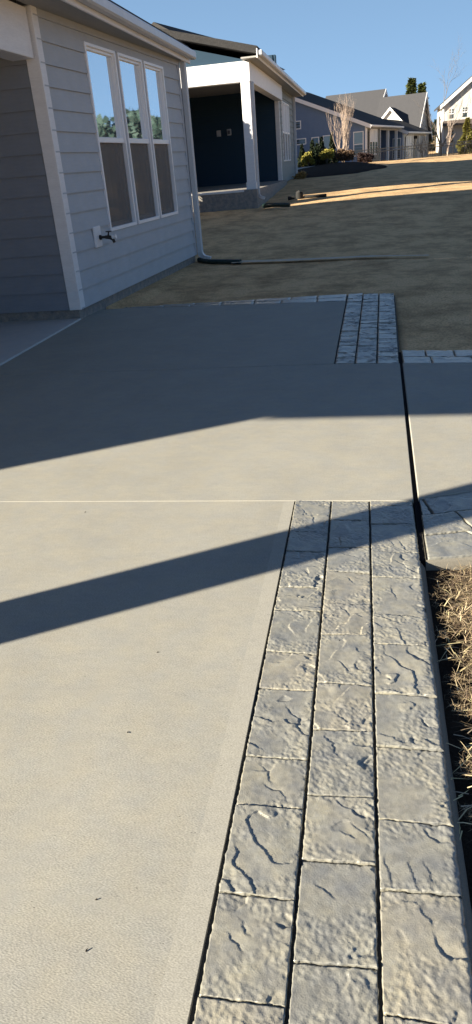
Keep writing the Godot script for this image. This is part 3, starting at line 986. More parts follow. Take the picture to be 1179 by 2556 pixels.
func far_house(called: String, label: String, T: Transform3D, o: Dictionary) -> Node3D:
	# a house of the far row: gable end towards us, side wall with a triple window, recessed porch behind it
	var h := thing(called, label, "house", T)
	var W: float = o.width
	var sl: float = o.slope
	var ev: float = o.eave
	var side: float = o.side
	var porch: float = o.porch
	var FG := wall_frame(Vector3(-W, 0, 0), Vector3(1, 0, 0))
	var FS := wall_frame(Vector3.ZERO, Vector3(0, 0, -1))
	var FP := wall_frame(Vector3(-1.7, 0, -side), Vector3(0, 0, -1))
	lap_wall(h, FG, W - 0.1, 0.1, ev + sl * W, 0.207, o.gable_mat, [], true, func(y: float) -> float: return W - 0.1 if y <= ev else W - 0.1 - (y - ev) / sl)
	var st := new_st()
	extrude(st, [Vector2(-W, -1.0), Vector2(0, -1.0), Vector2(0, ev), Vector2(-W, ev + sl * W)], -0.3, -0.01)
	put("gable_wall", st.commit(), o.gable_mat, h)
	lap_wall(h, FS, side - 0.1, 0.1, ev, 0.207, o.side_mat, [], true)
	put("side_wall", box_mesh(Vector3(-1.7, -1.0, -side), Vector3(-0.01, ev, -0.3)), o.side_mat, h)
	put("porch_wall", box_mesh(Vector3(-W, -1.0, -side - porch), Vector3(-1.7, ev + 0.7, -0.31)), o.porch_mat, h)
	put("corner_board", box_mesh(Vector3(-0.12, -0.4, -0.1), Vector3(0.03, ev, 0.05), 0.006), M.trim, h)
	put("corner_board", box_mesh(Vector3(-0.1, -0.4, -side - 0.012), Vector3(0.03, ev, -side + 0.12), 0.006), M.trim, h)
	for w: Array in o.gable_windows:
		far_window(h, FG, W + w[0], W + w[1], w[2], w[3], w[4], o.pane)
	for i in 3:
		var a := side * 0.2 + i * 0.92
		far_window(h, FS, a + 0.08, a + 0.82, 0.8, 2.65, 1.75, M.blind)
	# porch: end column, beam, bright side panel
	put("porch_column", box_mesh(Vector3(-0.26, -0.6, -side - porch), Vector3(-0.02, ev - 0.35, -side - porch + 0.24), 0.01), M.trim, h)
	put("porch_column", box_mesh(Vector3(-0.26, -0.6, -side - porch * 0.5), Vector3(-0.02, ev - 0.35, -side - porch * 0.5 + 0.24), 0.01), M.trim, h)
	put("porch_beam", box_mesh(Vector3(-0.3, ev - 0.35, -side - porch), Vector3(0.0, ev, -side - 0.013), 0.01), M.siding_cream, h)
	put("porch_slab", box_mesh(Vector3(-1.7, -0.6, -side - porch), Vector3(0.0, 0.05, -side)), M.old_concrete, h)
	slab_roof(h, "roof", M.shingle, 0.4, ev - 0.4 * sl + 0.02, -W, ev + sl * W + 0.02, -side - porch - 0.4, 0.3, 0.16)
	var rk := new_st()
	extrude(rk, [Vector2(0.42, ev - 0.42 * sl - 0.13), Vector2(-W, ev + sl * W - 0.13), Vector2(-W, ev + sl * W + 0.17), Vector2(0.42, ev - 0.42 * sl + 0.17)], 0.301, 0.34)
	put("rake_board", rk.commit(), M.trim, h)
	put("gutter", box_mesh(Vector3(0.402, ev - 0.4 * sl - 0.02, -side - porch - 0.4), Vector3(0.52, ev - 0.4 * sl + 0.13, 0.3), 0.02), M.trim, h)
	put("soffit", box_mesh(Vector3(0.0, ev - 0.24, -side - porch), Vector3(0.4, ev - 0.2, 0.3)), M.soffit, h)
	if o.has("shade_wing"):  # unseen tall block added to keep the gable wall in shade
		put("shade_wing_wall", box_mesh(Vector3(-W - 9.0, -1.0, -side), Vector3(-W - 0.01, o.shade_wing[1], o.shade_wing[0])), o.gable_mat, h)
		var wr := new_st()
		extrude(wr, [Vector2(-W - 9.4, o.shade_wing[1]), Vector2(-W + 0.3, o.shade_wing[1]), Vector2(-W - 4.5, o.shade_wing[1] + 2.6)], -side - 0.3, o.shade_wing[0] + 0.3)
		put("shade_wing_roof", wr.commit(), M.shingle, h)
	var dn := new_st()
	tube(dn, [Vector3(0.42, ev - 0.2, -0.2), Vector3(0.12, ev - 0.5, -0.2), Vector3(0.1, -0.4, -0.2)], [0.045], 6)
	put("downspout", dn.commit(), M.fence_metal, h)
	return h


func tall_house(called: String, label: String, T: Transform3D, o: Dictionary) -> Node3D:
	# steep gabled block: ridge along local x, gable end towards +x; origin under the ridge end
	var h := thing(called, label, "house", T)
	var d: float = o.half
	var rg: float = o.ridge
	var pitch: float = o.pitch
	var L: float = o.length
	var ev := rg - pitch * d
	var turn := Transform3D(Basis(Vector3(0, 0, 1), Vector3.UP, Vector3(-1, 0, 0)), Vector3.ZERO)
	var st := new_st()
	extrude(st, [Vector2(-d, -1.0), Vector2(d, -1.0), Vector2(d, ev), Vector2(0, rg), Vector2(-d, ev)], 0.0, L, turn)
	put("wall", st.commit(), o.wall_mat, h)
	for s in [-1.0, 1.0]:
		var r := new_st()
		extrude(r, [Vector2(s * (d + 0.4), ev - 0.4 * pitch + 0.02), Vector2(0, rg + 0.02), Vector2(0, rg + 0.26), Vector2(s * (d + 0.4), ev - 0.4 * pitch + 0.22)], -0.35, L + 0.35, turn)
		put("roof", r.commit(), M.shingle_grey, h)
		var b := new_st()
		extrude(b, [Vector2(s * (d + 0.42), ev - 0.42 * pitch - 0.2), Vector2(0, rg - 0.25), Vector2(0, rg + 0.27), Vector2(s * (d + 0.42), ev - 0.42 * pitch + 0.23)], -0.40, -0.352, turn)
		put("rake_board", b.commit(), M.trim, h)
	var FE := wall_frame(Vector3(0, 0, d), Vector3(0, 0, -1))
	for w: Array in o.windows: far_window(h, FE, w[0], w[1], w[2], w[3], (w[2] + w[3]) * 0.5, M.sky_pane)
	for dm: Array in o.dormers:
		# [x, half width, z of face, eave y, apex y]
		var dst := new_st()
		var x: float = dm[0]
		extrude(dst, [Vector2(x - dm[1], ev), Vector2(x + dm[1], ev), Vector2(x + dm[1], dm[3]), Vector2(x, dm[4]), Vector2(x - dm[1], dm[3])], 0.5, dm[2])
		var dw := put("dormer", dst.commit(), M.siding_white, h)
		for s in [-1.0, 1.0]:
			var r := new_st()
			var k: float = (dm[4] - dm[3]) / dm[1]
			extrude(r, [Vector2(x + s * (dm[1] + 0.25), dm[3] - 0.25 * k + 0.02), Vector2(x, dm[4] + 0.02), Vector2(x, dm[4] + 0.2), Vector2(x + s * (dm[1] + 0.25), dm[3] - 0.25 * k + 0.18)], 0.4, dm[2] + 0.25)
			put("dormer_roof", r.commit(), M.shingle_grey, dw)
			var b := new_st()
			extrude(b, [Vector2(x + s * (dm[1] + 0.27), dm[3] - 0.27 * k - 0.1), Vector2(x, dm[4] - 0.1), Vector2(x, dm[4] + 0.21), Vector2(x + s * (dm[1] + 0.27), dm[3] - 0.27 * k + 0.19)], dm[2] + 0.251, dm[2] + 0.29)
			put("rake_board", b.commit(), M.trim, dw)
	return h


func white_house(label: String, T: Transform3D) -> void:
	var h := thing("white_house", label, "house", T)
	var st := new_st()
	extrude(st, [Vector2(0, -1), Vector2(9, -1), Vector2(9, 6.1), Vector2(4.5, 9.55), Vector2(0, 6.1)], -10.0, 0.0)
	put("wall", st.commit(), M.siding_white, h)
	for s in [-1.0, 1.0]:
		var r := new_st()
		var e: float = 4.5 + s * 4.95
		extrude(r, [Vector2(e, 5.78), Vector2(4.5, 9.57), Vector2(4.5, 9.8), Vector2(e, 6.0)], -10.4, 0.4)
		put("roof", r.commit(), M.shingle, h)
		var b := new_st()
		extrude(b, [Vector2(4.5 + s * 4.97, 5.55), Vector2(4.5, 9.3), Vector2(4.5, 9.82), Vector2(4.5 + s * 4.97, 6.02)], 0.401, 0.45)
		put("rake_board", b.commit(), M.trim, h)
	var sk := new_st()
	extrude(sk, [Vector2(0.0, 4.15), Vector2(0.0, 3.5), Vector2(1.0, 3.5)], -0.1, 9.1, Transform3D(Basis(Vector3(0, 0, 1), Vector3.UP, Vector3(-1, 0, 0)), Vector3(9.05, 0, 0.001)))
	put("pent_roof", sk.commit(), M.roof_brown, h)
	var F := wall_frame(Vector3(0, 0, 0.003), Vector3(1, 0, 0))
	for w in [[0.82, 1.35, 4.38, 5.5], [2.55, 3.1, 4.42, 5.56], [4.6, 5.15, 4.42, 5.56], [6.4, 6.95, 4.42, 5.56], [0.78, 1.45, 1.5, 2.95], [2.8, 3.5, 1.5, 2.95], [5.0, 5.7, 1.5, 2.95]]:
		var f := new_st()
		var m: float = (w[2] + w[3]) * 0.5
		cbox(f, Vector3(w[0] - 0.07, m - 0.06, 0.0), Vector3(w[1] + 0.07, m + 0.06, 0.05))
		cbox(f, Vector3((w[0] + w[1]) * 0.5 - 0.03, m + 0.06, 0.0), Vector3((w[0] + w[1]) * 0.5 + 0.03, w[3], 0.045))
		cbox(f, Vector3(w[0], (m + w[3]) * 0.5 - 0.0, 0.0), Vector3(w[1], (m + w[3]) * 0.5 + 0.05, 0.044))
		var win := put("window", f.commit(), M.trim, h, F)
		put("pane", box_mesh(Vector3(w[0], w[2], 0.0), Vector3(w[1], m - 0.06, 0.03)), M.far_glass, win)
		put("pane", box_mesh(Vector3(w[0], m + 0.06, 0.0), Vector3(w[1], w[3], 0.03)), M.far_glass, win)
	for x in [0.0, 8.85]: put("corner_board", box_mesh(Vector3(x, -0.5, 0.003), Vector3(x + 0.15, 6.0, 0.04)), M.trim, h)


# ---------------------------------------------------------------- plants
func card(st: SurfaceTool, at: Vector3, dir: Vector3, side: Vector3, l: float, w: float, c: Color) -> void:
	var n := dir.cross(side).normalized()
	st.set_normal(n)
	st.set_color(c)
	var tip := at + dir * l
	for v: Vector3 in [at - side * w * 0.2, at + dir * l * 0.55 + side * w, tip, at - side * w * 0.2, tip, at + dir * l * 0.55 - side * w]:
		st.add_vertex(v)


func rand_dir() -> Vector3:
	var v := Vector3(rng.randf_range(-1, 1), rng.randf_range(-1, 1), rng.randf_range(-1, 1))
	return v.normalized() if v.length() > 0.01 else Vector3.UP


func shrub(called: String, label: String, category: String, at: Vector3, rad: float, high: float, shape: String, leaf: Material, count: int, size: float, group := "") -> Node3D:
	var h := thing(called, label, category, Transform3D(Basis.IDENTITY, at), group)
	var st := new_st()
	var lobes: Array = []
	for i in 9: lobes.append([Vector3(rng.randf_range(-1, 1), rng.randf_range(0.2, 1.0), rng.randf_range(-1, 1)), rng.randf_range(0.35, 0.6)])
	var made := 0
	while made < count:
		var p: Vector3
		if shape == "cone":
			var t := pow(rng.randf(), 1.4)
			var a := rng.randf() * TAU
			var bump := 1.0 + 0.22 * sin(a * 3.0 + t * 14.0)
			var r := rad * (1.0 - t) * bump * sqrt(rng.randf_range(0.45, 1.0)) * (0.75 + 0.25 * sin(minf(t * 9.0, PI * 0.5)))
			p = Vector3(cos(a) * r, t * high, sin(a) * r)
		else:
			var lb: Array = lobes[rng.randi() % lobes.size()]
			p = lb[0] * Vector3(rad * 0.62, high * 0.62, rad * 0.62) + rand_dir() * Vector3(rad, high * 0.6, rad) * lb[1] * pow(rng.randf(), 0.4)
			if p.y < 0.0: p.y = -p.y * 0.5
		var d := (p * Vector3(1, 0.4, 1)).normalized() * 0.6 + rand_dir() * 0.8 + Vector3(0, 0.5, 0)
		if d.length() < 0.05: d = Vector3.UP
		d = d.normalized()
		var s := d.cross(rand_dir()).normalized()
		var v := rng.randf_range(0.55, 1.35)
		card(st, p, d, s, size * rng.randf_range(0.7, 1.4), size * 0.34, Color(v, v * rng.randf_range(0.9, 1.05), v * rng.randf_range(0.75, 1.1)))
		made += 1
	put("foliage", st.commit(), leaf, h)
	var b := new_st()
	for i in 4: tube(b, [Vector3(rng.randf_range(-0.1, 0.1) * rad, -0.1, rng.randf_range(-0.1, 0.1) * rad), Vector3(rng.randf_range(-0.5, 0.5) * rad, high * 0.65, rng.randf_range(-0.5, 0.5) * rad)], [high * 0.03, high * 0.008], 5)
	put("stem", b.commit(), M.bark_grey, h)
	return h


func grow(st: SurfaceTool, at: Vector3, dir: Vector3, l: float, r: float, depth: int, spread: float, up: float) -> void:
	var pts: Array = [at]
	var rr: Array = [r]
	var d := dir
	var segs := 4
	for i in segs:
		d = (d + rand_dir() * 0.10 + Vector3.UP * up * 0.12).normalized()
		pts.append(pts[-1] + d * l / segs)
		rr.append(r * (1.0 - 0.5 * (i + 1.0) / segs))
	tube(st, pts, rr, 6 if depth > 2 else (4 if depth > 0 else 3), false)
	if depth <= 0: return
	var kids := 3 if depth > 1 else 4
	for k in kids:
		var t := rng.randf_range(0.35, 1.0) if k > 0 else 1.0
		var j := mini(int(t * segs), segs)
		var nd: Vector3 = (d + rand_dir() * spread + Vector3.UP * up * 0.3).normalized()
		grow(st, pts[j], nd, l * rng.randf_range(0.55, 0.8), rr[j] * rng.randf_range(0.5, 0.7) + 0.002, depth - 1, spread, up)


func bare_tree(called: String, label: String, at: Vector3, stems: int, l: float, r: float, depth: int, spread: float, up: float, lean: float, m: Material, group := "") -> void:
	var h := thing(called, label, "tree", Transform3D(Basis.IDENTITY, at), group)
	for i in stems:
		var st := new_st()
		var a := TAU * i / stems + rng.randf()
		var d := Vector3(cos(a) * lean, 1.0, sin(a) * lean).normalized()
		grow(st, Vector3(cos(a), 0, sin(a)) * r * (1.0 if stems > 1 else 0.0) - Vector3.UP * 0.1, d, l, r, depth, spread, up)
		put("trunk", st.commit(), m, h)


func conifer(called: String, label: String, at: Vector3, rad: float, high: float, leaf: Material, count: int, group := "") -> void:
	var h := thing(called, label, "tree", Transform3D(Basis.IDENTITY, at), group)
	var st := new_st()
	for i in count:
		var t := pow(rng.randf(), 1.5)
		var a := rng.randf() * TAU
		var tier := 0.75 + 0.25 * sin(t * high * 5.0 + a)
		var r := rad * (1.0 - t * 0.97) * tier * sqrt(rng.randf_range(0.3, 1.0))
		var p := Vector3(cos(a) * r, high * (0.04 + 0.96 * t), sin(a) * r)
		var d := (Vector3(cos(a), rng.randf_range(-0.3, 0.5), sin(a)) + rand_dir() * 0.5).normalized()
		var v := rng.randf_range(0.5, 1.5)
		card(st, p, d, d.cross(rand_dir()).normalized(), high * 0.05 * rng.randf_range(0.6, 1.5), high * 0.013, Color(v, v, v * 0.9))
	put("crown", st.commit(), leaf, h)
	var b := new_st()
	tube(b, [Vector3(0, -0.2, 0), Vector3(0, high * 0.5, 0), Vector3(0, high * 0.95, 0)], [high * 0.025, high * 0.015, 0.01], 7)
	put("trunk", b.commit(), M.bark_grey, h)


func tuft_mesh(blades: int, l: float, w: float, spread: float, flat: float) -> ArrayMesh:
	var st := new_st()
	for i in blades:
		var a := rng.randf() * TAU
		var d := Vector3(cos(a), rng.randf_range(0.1, 1.0) * flat, sin(a)).normalized()
		var p := Vector3(rng.randf_range(-1, 1), 0, rng.randf_range(-1, 1)) * spread
		var s := d.cross(Vector3.UP).normalized() * w
		var ll := l * rng.randf_range(0.5, 1.2)
		var v := rng.randf_range(0.6, 1.25)
		var c := Color(v, v * rng.randf_range(0.9, 1.02), v * rng.randf_range(0.75, 1.0))
		var bend := Vector3(rng.randf_range(-0.7, 0.7), -rng.randf_range(0.2, 1.1), rng.randf_range(-0.7, 0.7))
		var prev := p
		var pw := 1.0
		for k in 3:
			d = (d + bend * 0.45).normalized()
			var nx := prev + d * ll / 3.0
			var nw: float = [0.9, 0.6, 0.1][k]
			st.set_normal(d.cross(s).normalized())
			st.set_color(c)
			for v3: Vector3 in [prev - s * pw, prev + s * pw, nx + s * nw, prev - s * pw, nx + s * nw, nx - s * nw]: st.add_vertex(v3)
			prev = nx
			pw = nw
	return st.commit()


func scatter(called: String, label: String, mesh: Mesh, xf: Array, cols: Array, m: Material) -> void:
	var mm := MultiMesh.new()
	mm.transform_format = MultiMesh.TRANSFORM_3D
	mm.use_colors = true
	mm.mesh = mesh
	mm.instance_count = xf.size()
	for i in xf.size():
		mm.set_instance_transform(i, xf[i])
		mm.set_instance_color(i, cols[i])
	var o := MultiMeshInstance3D.new()
	o.name = numbered(called)
	o.multimesh = mm
	o.material_override = m
	add_child(o, true)
	tag(o, label, "grass", "", "stuff")


func build_grass() -> void:
	# near straw tufts in the soil beside the border
	var xf: Array = []
	var cols: Array = []
	for i in 4600:
		var x := 0.245 + pow(rng.randf(), 1.2) * 1.3
		var z := rng.randf_range(-2.56 - 0.18 * (x - 0.25), 0.5)
		var keep := lawn_noise.get_noise_2d(x * 5.0 + 40.0, z * 5.0) * 1.1 + 0.34 + clampf((x - 0.36) / 0.5, -0.3, 0.3)
		if keep < rng.randf_range(0.0, 0.5): continue
		var s := rng.randf_range(0.5, 1.15) * clampf((x - 0.22) / 0.14, 0.4, 1.0)
		xf.append(Transform3D(Basis(Vector3.UP, rng.randf() * TAU).scaled(Vector3(s, s * 0.95, s)), Vector3(x, -0.058 + lawn_noise.get_noise_2d(x * 4.0, z * 4.0) * 0.025 + rng.randf_range(0, 0.03) + 0.022 * smoothstep(-1.5, -2.1, z), z)))
		var b := rng.randf_range(0.4, 1.2)
		cols.append(Color(0.50 * b, 0.395 * b, 0.25 * b) if rng.randf() < 0.75 else Color(0.20 * b, 0.15 * b, 0.10 * b))
	scatter("dry_grass", "pale dry straw grass in the dark soil at the lower right", tuft_mesh(15, 0.088, 0.0013, 0.05, 1.15), xf, cols, M.straw)
	xf = []
	cols = []
	for i in 420:
		var x := 0.25 + pow(rng.randf(), 1.2) * 1.2
		var z := rng.randf_range(-2.56 - 0.18 * (x - 0.25), 0.5)
		var s := rng.randf_range(0.6, 1.1)
		xf.append(Transform3D(Basis(Vector3.UP, rng.randf() * TAU).scaled(Vector3.ONE * s), Vector3(x, -0.045 + rng.randf_range(0, 0.02), z)))
		var b := rng.randf_range(0.7, 1.1)
		cols.append(Color(0.72 * b, 0.62 * b, 0.44 * b))
	scatter("loose_straw", "long pale loose straw strands lying over the dry grass", tuft_mesh(4, 0.14, 0.0019, 0.05, 0.9), xf, cols, M.straw)
	# turf fibres on the lawn nearest the patio
	xf = []
	cols = []
	for i in 90000:
		var z := -6.2 - pow(rng.randf(), 1.25) * 26.0
		var x := rng.randf_range(-3.2, 3.6)
		if z > -9.1 and x < 0.32: continue
		if z > -6.22 + 0.14 * x: continue
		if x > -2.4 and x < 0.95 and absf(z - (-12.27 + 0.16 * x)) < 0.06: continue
		if x < -2.95 and (z > -13.3 or z < -20.0): continue
		if z > -12.2 and z < -9.1 and x < -3.05: continue
		var k := lawn_noise.get_noise_2d(x * 0.9, z * 1.1) * 0.5 + lawn_noise.get_noise_2d(x * 4.0, z * 4.0) * 0.5
		var b := rng.randf_range(0.5, 1.15) * maxf(0.25, 1.0 + k)
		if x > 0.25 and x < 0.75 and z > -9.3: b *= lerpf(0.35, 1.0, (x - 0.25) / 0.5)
		var s := rng.randf_range(0.5, 1.1)
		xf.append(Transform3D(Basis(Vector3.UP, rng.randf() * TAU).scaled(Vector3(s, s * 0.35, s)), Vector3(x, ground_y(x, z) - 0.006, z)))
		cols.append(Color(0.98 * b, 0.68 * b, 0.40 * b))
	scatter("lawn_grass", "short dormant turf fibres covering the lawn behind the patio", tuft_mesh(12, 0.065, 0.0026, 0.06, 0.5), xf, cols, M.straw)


# ---------------------------------------------------------------- fence and small things
func build_fence() -> void:
	var h := thing("metal_fence", "low black metal picket fence across the back of the far lawn", "fence", Transform3D(Basis.IDENTITY, Vector3(0, 0, -60)))
	var x := -1.3
	var pk := new_st()
	while x < 12.0:
		var gy := ground_y(x, -60.0)
		put("fence_post", box_mesh(Vector3(x - 0.03, gy - 0.2, -0.03), Vector3(x + 0.03, gy + 1.12, 0.03), 0.004), M.fence_metal, h)
		for y in [0.12, 0.82, 1.0]:
			var y1 := ground_y(x + 1.8, -60.0)
			put("fence_rail", box_mesh(Vector3(x + 0.03, gy + y - 0.025, -0.016), Vector3(x + 1.77, gy + y + 0.025, 0.016)), M.fence_metal, h)
		for k in 15:
			var px := x + 0.11 + k * 0.112
			cbox(pk, Vector3(px - 0.011, gy + 0.05, -0.011), Vector3(px + 0.011, gy + 1.03, 0.011))
		x += 1.8
	put("picket", pk.commit(), M.fence_metal, h, Transform3D.IDENTITY, "stuff")


func heap(called: String, label: String, category: String, at: Vector3, build: Callable) -> void:
	var h := thing(called, label, category, Transform3D(Basis.IDENTITY, at))
	build.call(h)


func mound(cx: float, cz: float, rx: float, rz: float, high: float) -> ArrayMesh:
	var st := new_st()
	st.set_smooth_group(0)
	var P := func(i: int, j: int) -> Vector3:
		var r := i / 14.0
		var a := TAU * (j % 48) / 48.0
		var wob := 1.0 + 0.07 * sin(a * 3.0 + 1.0) + 0.04 * sin(a * 7.0)
		var x := cx + cos(a) * rx * r * wob
		var z := cz + sin(a) * rz * r * wob
		return Vector3(x, ground_y(x, z) + high * (1.0 - r * r) + (0.02 if r < 1 else -0.06) + relief_c.get_noise_2d(x * 1.5, z * 1.5) * 0.02, z)
	for i in 14:
		for j in 48:
			for k: Vector3 in [P.call(i, j), P.call(i + 1, j), P.call(i + 1, j + 1), P.call(i, j), P.call(i + 1, j + 1), P.call(i, j + 1)]: st.add_vertex(k)
	st.generate_normals()
	return st.commit()


func put_sunlit_line() -> void:  # added pale bar whose colour imitates a sunlit line of ground
	var st := new_st()
	var pts := [Vector3(-3.75, 0.9, -37.6), Vector3(-3.1, 0.93, -38.4), Vector3(-2.4, 0.96, -39.1)]
	for i in 2:
		var d: Vector3 = pts[i + 1] - pts[i]
		var t := Transform3D(Basis(d.normalized(), Vector3.UP, d.normalized().cross(Vector3.UP)), pts[i])
		cbox(st, Vector3(0, -0.1, -0.06), Vector3(d.length(), 0.24, 0.06), 0.01, t)
	tag(put("sunlit_line", st.commit(), M.old_concrete, self), "added pale low bar painted as a sunlit ground line along the back left of the mulch bed", "painted_sunlight")


func _ready() -> void:
	rng.seed = 20240
	# ---- camera
	var cam := Camera3D.new()
	cam.name = "camera"
	cam.fov = 70.9
	cam.near = 0.05
	cam.far = 900.0
	cam.rotation_order = EULER_ORDER_YXZ
	cam.rotation_degrees = Vector3(-25.64, 11.667, -4.957)
	cam.position = Vector3(0, 1.5, 0)
	add_child(cam)
	cam.current = true
	# ---- sky, exposure
	var sky_mat := ProceduralSkyMaterial.new()
	sky_mat.sky_top_color = lin(0.022, 0.040, 0.082)
	sky_mat.sky_horizon_color = lin(0.102, 0.173, 0.262)
	sky_mat.sky_curve = 0.22
	sky_mat.ground_horizon_color = lin(0.14, 0.15, 0.15)
	sky_mat.ground_bottom_color = lin(0.04, 0.035, 0.03)
	sky_mat.sun_angle_max = 8.0
	sky_mat.sun_curve = 0.1
	var sky := Sky.new()
	sky.sky_material = sky_mat
	var env := Environment.new()
	env.background_mode = Environment.BG_SKY
	env.sky = sky
	env.tonemap_mode = Environment.TONE_MAPPER_LINEAR
	env.tonemap_exposure = 3.7
	env.sdfgi_enabled = true
	env.ssao_enabled = true
	env.ssil_enabled = true
	var we := WorldEnvironment.new()
	we.name = "world_environment"
	we.environment = env
	add_child(we)
	# ---- low winter sun from behind the left shoulder
	var el := deg_to_rad(20.0)
	var to := Vector3(0.861 * cos(el), -sin(el), -0.508 * cos(el))
	var sun := DirectionalLight3D.new()
	sun.name = "sun"
	sun.light_color = Color(1.0, 0.955, 0.87)
	sun.light_energy = 1.55
	sun.light_angular_distance = 0.5
	sun.shadow_enabled = true
	sun.transform = Transform3D(Basis.looking_at(to, Vector3.UP), Vector3(-20, 12, 12))
	add_child(sun)

	relief_a.seed = 3
	relief_a.frequency = 7.0
	relief_a.fractal_octaves = 3
	relief_a.noise_type = FastNoiseLite.TYPE_SIMPLEX_SMOOTH
	relief_b.seed = 9
	relief_b.frequency = 55.0
	relief_b.fractal_octaves = 3
	relief_c.seed = 14
	relief_c.frequency = 5.0
	relief_c.fractal_octaves = 2
	lawn_noise.seed = 21
	lawn_noise.frequency = 1.0
	lawn_noise.fractal_octaves = 3
	make_materials()
	var mesh_m := mat("mesh", Color(0.50, 0.47, 0.445, 0.55), 0.6, 0.3)
	mesh_m.transparency = BaseMaterial3D.TRANSPARENCY_ALPHA
	mat("sky_pane", lin(0.16, 0.22, 0.24), 0.08, 0.8)
	textured(mat("roof_brown", lin(0.15, 0.12, 0.105), 0.9, 0.3), M.shingle.albedo_texture, Vector3.ONE)

	# ---- setting
	build_ground()
	build_patio()
	build_walkway()
	tag(put("mulch_bed", mound(-1.75, -38.0, 2.4, 6.4, 0.26), M.mulch, self), "dark mound of mulch under the shrubs on the far lawn", "", "", "structure")
	# pale strip running on from the drain pipe
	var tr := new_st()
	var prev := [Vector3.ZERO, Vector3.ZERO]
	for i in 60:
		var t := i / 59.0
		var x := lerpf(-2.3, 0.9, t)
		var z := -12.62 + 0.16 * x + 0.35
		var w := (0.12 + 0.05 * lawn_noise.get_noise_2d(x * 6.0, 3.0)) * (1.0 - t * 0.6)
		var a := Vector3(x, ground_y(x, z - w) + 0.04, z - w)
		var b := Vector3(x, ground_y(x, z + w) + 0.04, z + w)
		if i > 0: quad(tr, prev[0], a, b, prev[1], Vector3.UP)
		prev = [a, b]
	tag(put("pale_strip", tr.commit(), M.pale_tan, self), "thin pale strip across the shaded lawn in line with the drain pipe", "", "", "structure")

	# ---- houses
	var h1 := villa("grey_house", "nearest grey lap sided house with three tall white windows above the patio", Transform3D(Basis.IDENTITY, Vector3(-3.357, 0, -8.233)), {
		side_end = Vector2(0.287, -5.067), board = 0.122, windows = [[1.22, 2.19], [2.275, 3.215], [3.29, 4.18]], win_y = [0.865, 2.93], meet = 1.885,
		side_mat = M.siding_light, gable_mat = M.siding_dark, spout_x = 0.05, spout_y = 0.03, spout_w = 0.085,
		floor_y = 0.02, porch_low = -0.2, slab_x = -0.01, slab_mat = M.old_concrete, edge_band = false, col = Vector2(-0.14, 7.38), porch_spout = false, slope = 0.36})
	spigot(h1, wall_frame(Vector3.ZERO, Vector3(0.287, 0, -5.067)))
	var h2 := villa("navy_house", "second house with a dark navy porch wall and a white porch column", Transform3D(Basis.IDENTITY, Vector3(-3.09, 0.714, -28.0)), {
		side_end = Vector2(-0.01, -5.2), board = 0.122, windows = [[0.85, 1.68], [1.72, 2.55], [2.6, 3.44]], win_y = [0.79, 2.71], meet = 1.7,
		side_mat = M.siding_green, gable_mat = M.siding_navy, spout_x = 0.03, spout_y = 0.08, spout_w = 0.085,
		floor_y = 0.19, porch_low = -0.4, slab_x = 0.18, slab_mat = M.block, edge_band = true, col = Vector2(0.03, 7.4), porch_spout = true, slope = 0.25})
	var FN := wall_frame(Vector3(-3.57, 0, 0), Vector3(1, 0, 0))
	outlet_box(h2, FN, -5.22 + 3.09 + 3.57, 1.84, false)
	outlet_box(h2, FN, -4.85 + 3.09 + 3.57, 1.85, true)
	var yaw := Basis(Vector3.UP, deg_to_rad(-13.6))
	far_house("blue_house", "long blue gable ended house beyond the shrubs", Transform3D(yaw, Vector3(-0.3, 0.68, -68.0)), {
		width = 9.0, slope = 0.4, eave = 3.0, side = 5.0, porch = 7.4, gable_mat = M.siding_blue, side_mat = M.siding_taupe, porch_mat = M.siding_blue, pane = M.sky_pane, shade_wing = [9.5, 8.2],
		gable_windows = [[-1.05, -0.32, 0.8, 2.5, 1.62], [-3.68, -2.9, 0.9, 2.45, 1.3], [-4.68, -4.15, 1.75, 2.4, 0.0], [-6.35, -5.72, 3.25, 3.75, 0.0], [-6.4, -5.3, 2.05, 2.4, 0.0]]})
	far_house("cream_gable_house", "low house with a cream lit gable just right of the blue house", Transform3D(yaw, Vector3(3.2, 0.1, -80.5)), {
		width = 2.9, slope = 0.42, eave = 3.1, side = 5.0, porch = 7.4, gable_mat = M.siding_blue, side_mat = M.siding_white, porch_mat = M.siding_white, pane = M.sky_pane,
		gable_windows = [[-1.0, -0.32, 0.8, 2.5, 1.62]]})
	tall_house("steep_roof_house", "tall house behind the blue house with a broad steep grey roof", Transform3D(yaw, Vector3(1.6, 0.4, -108.0)), {
		half = 6.5, ridge = 8.15, pitch = 0.66, length = 7.2, wall_mat = M.siding_white, windows = [], dormers = [[-5.6, 0.82, 4.8, 5.95, 6.75]]})
	tall_house("dormer_house", "tall white house with a white dormer on its dark steep roof", Transform3D(yaw, Vector3(5.98, 0.4, -97.0)), {
		half = 4.3, ridge = 6.66, pitch = 0.95, length = 4.6, wall_mat = M.siding_white, windows = [[3.8, 4.25, 3.0, 4.1], [4.9, 5.35, 3.0, 4.1]], dormers = [[-3.0, 1.2, 3.6, 4.2, 5.45]]})
	white_house("tall white two storey house at the far right with a brown band between its storeys", Transform3D(Basis.IDENTITY, Vector3(9.75, 0.6, -115)))
	white_house("smaller white house farther right, mirrored in the near windows", Transform3D(Basis.IDENTITY.scaled(Vector3(0.7, 0.7, 0.7)), Vector3(12.6, 0.3, -82)))

	# ---- things by the houses
	corrugated("drain_pipe", "dark green corrugated drain pipe lying at the foot of the near white downspout", [Vector3(-3.0, 0.04, -13.22), Vector3(-2.85, 0.035, -13.0), Vector3(-2.6, 0.04, -12.78), Vector3(-2.15, 0.035, -12.6)], 0.042, M.green_plastic)
	corrugated("drain_pipe", "green drain pipe on the lawn below the far porch column", [Vector3(-2.72, 0.50, -20.2), Vector3(-2.45, 0.52, -19.9), Vector3(-2.0, 0.50, -19.7)], 0.055, M.green_plastic)
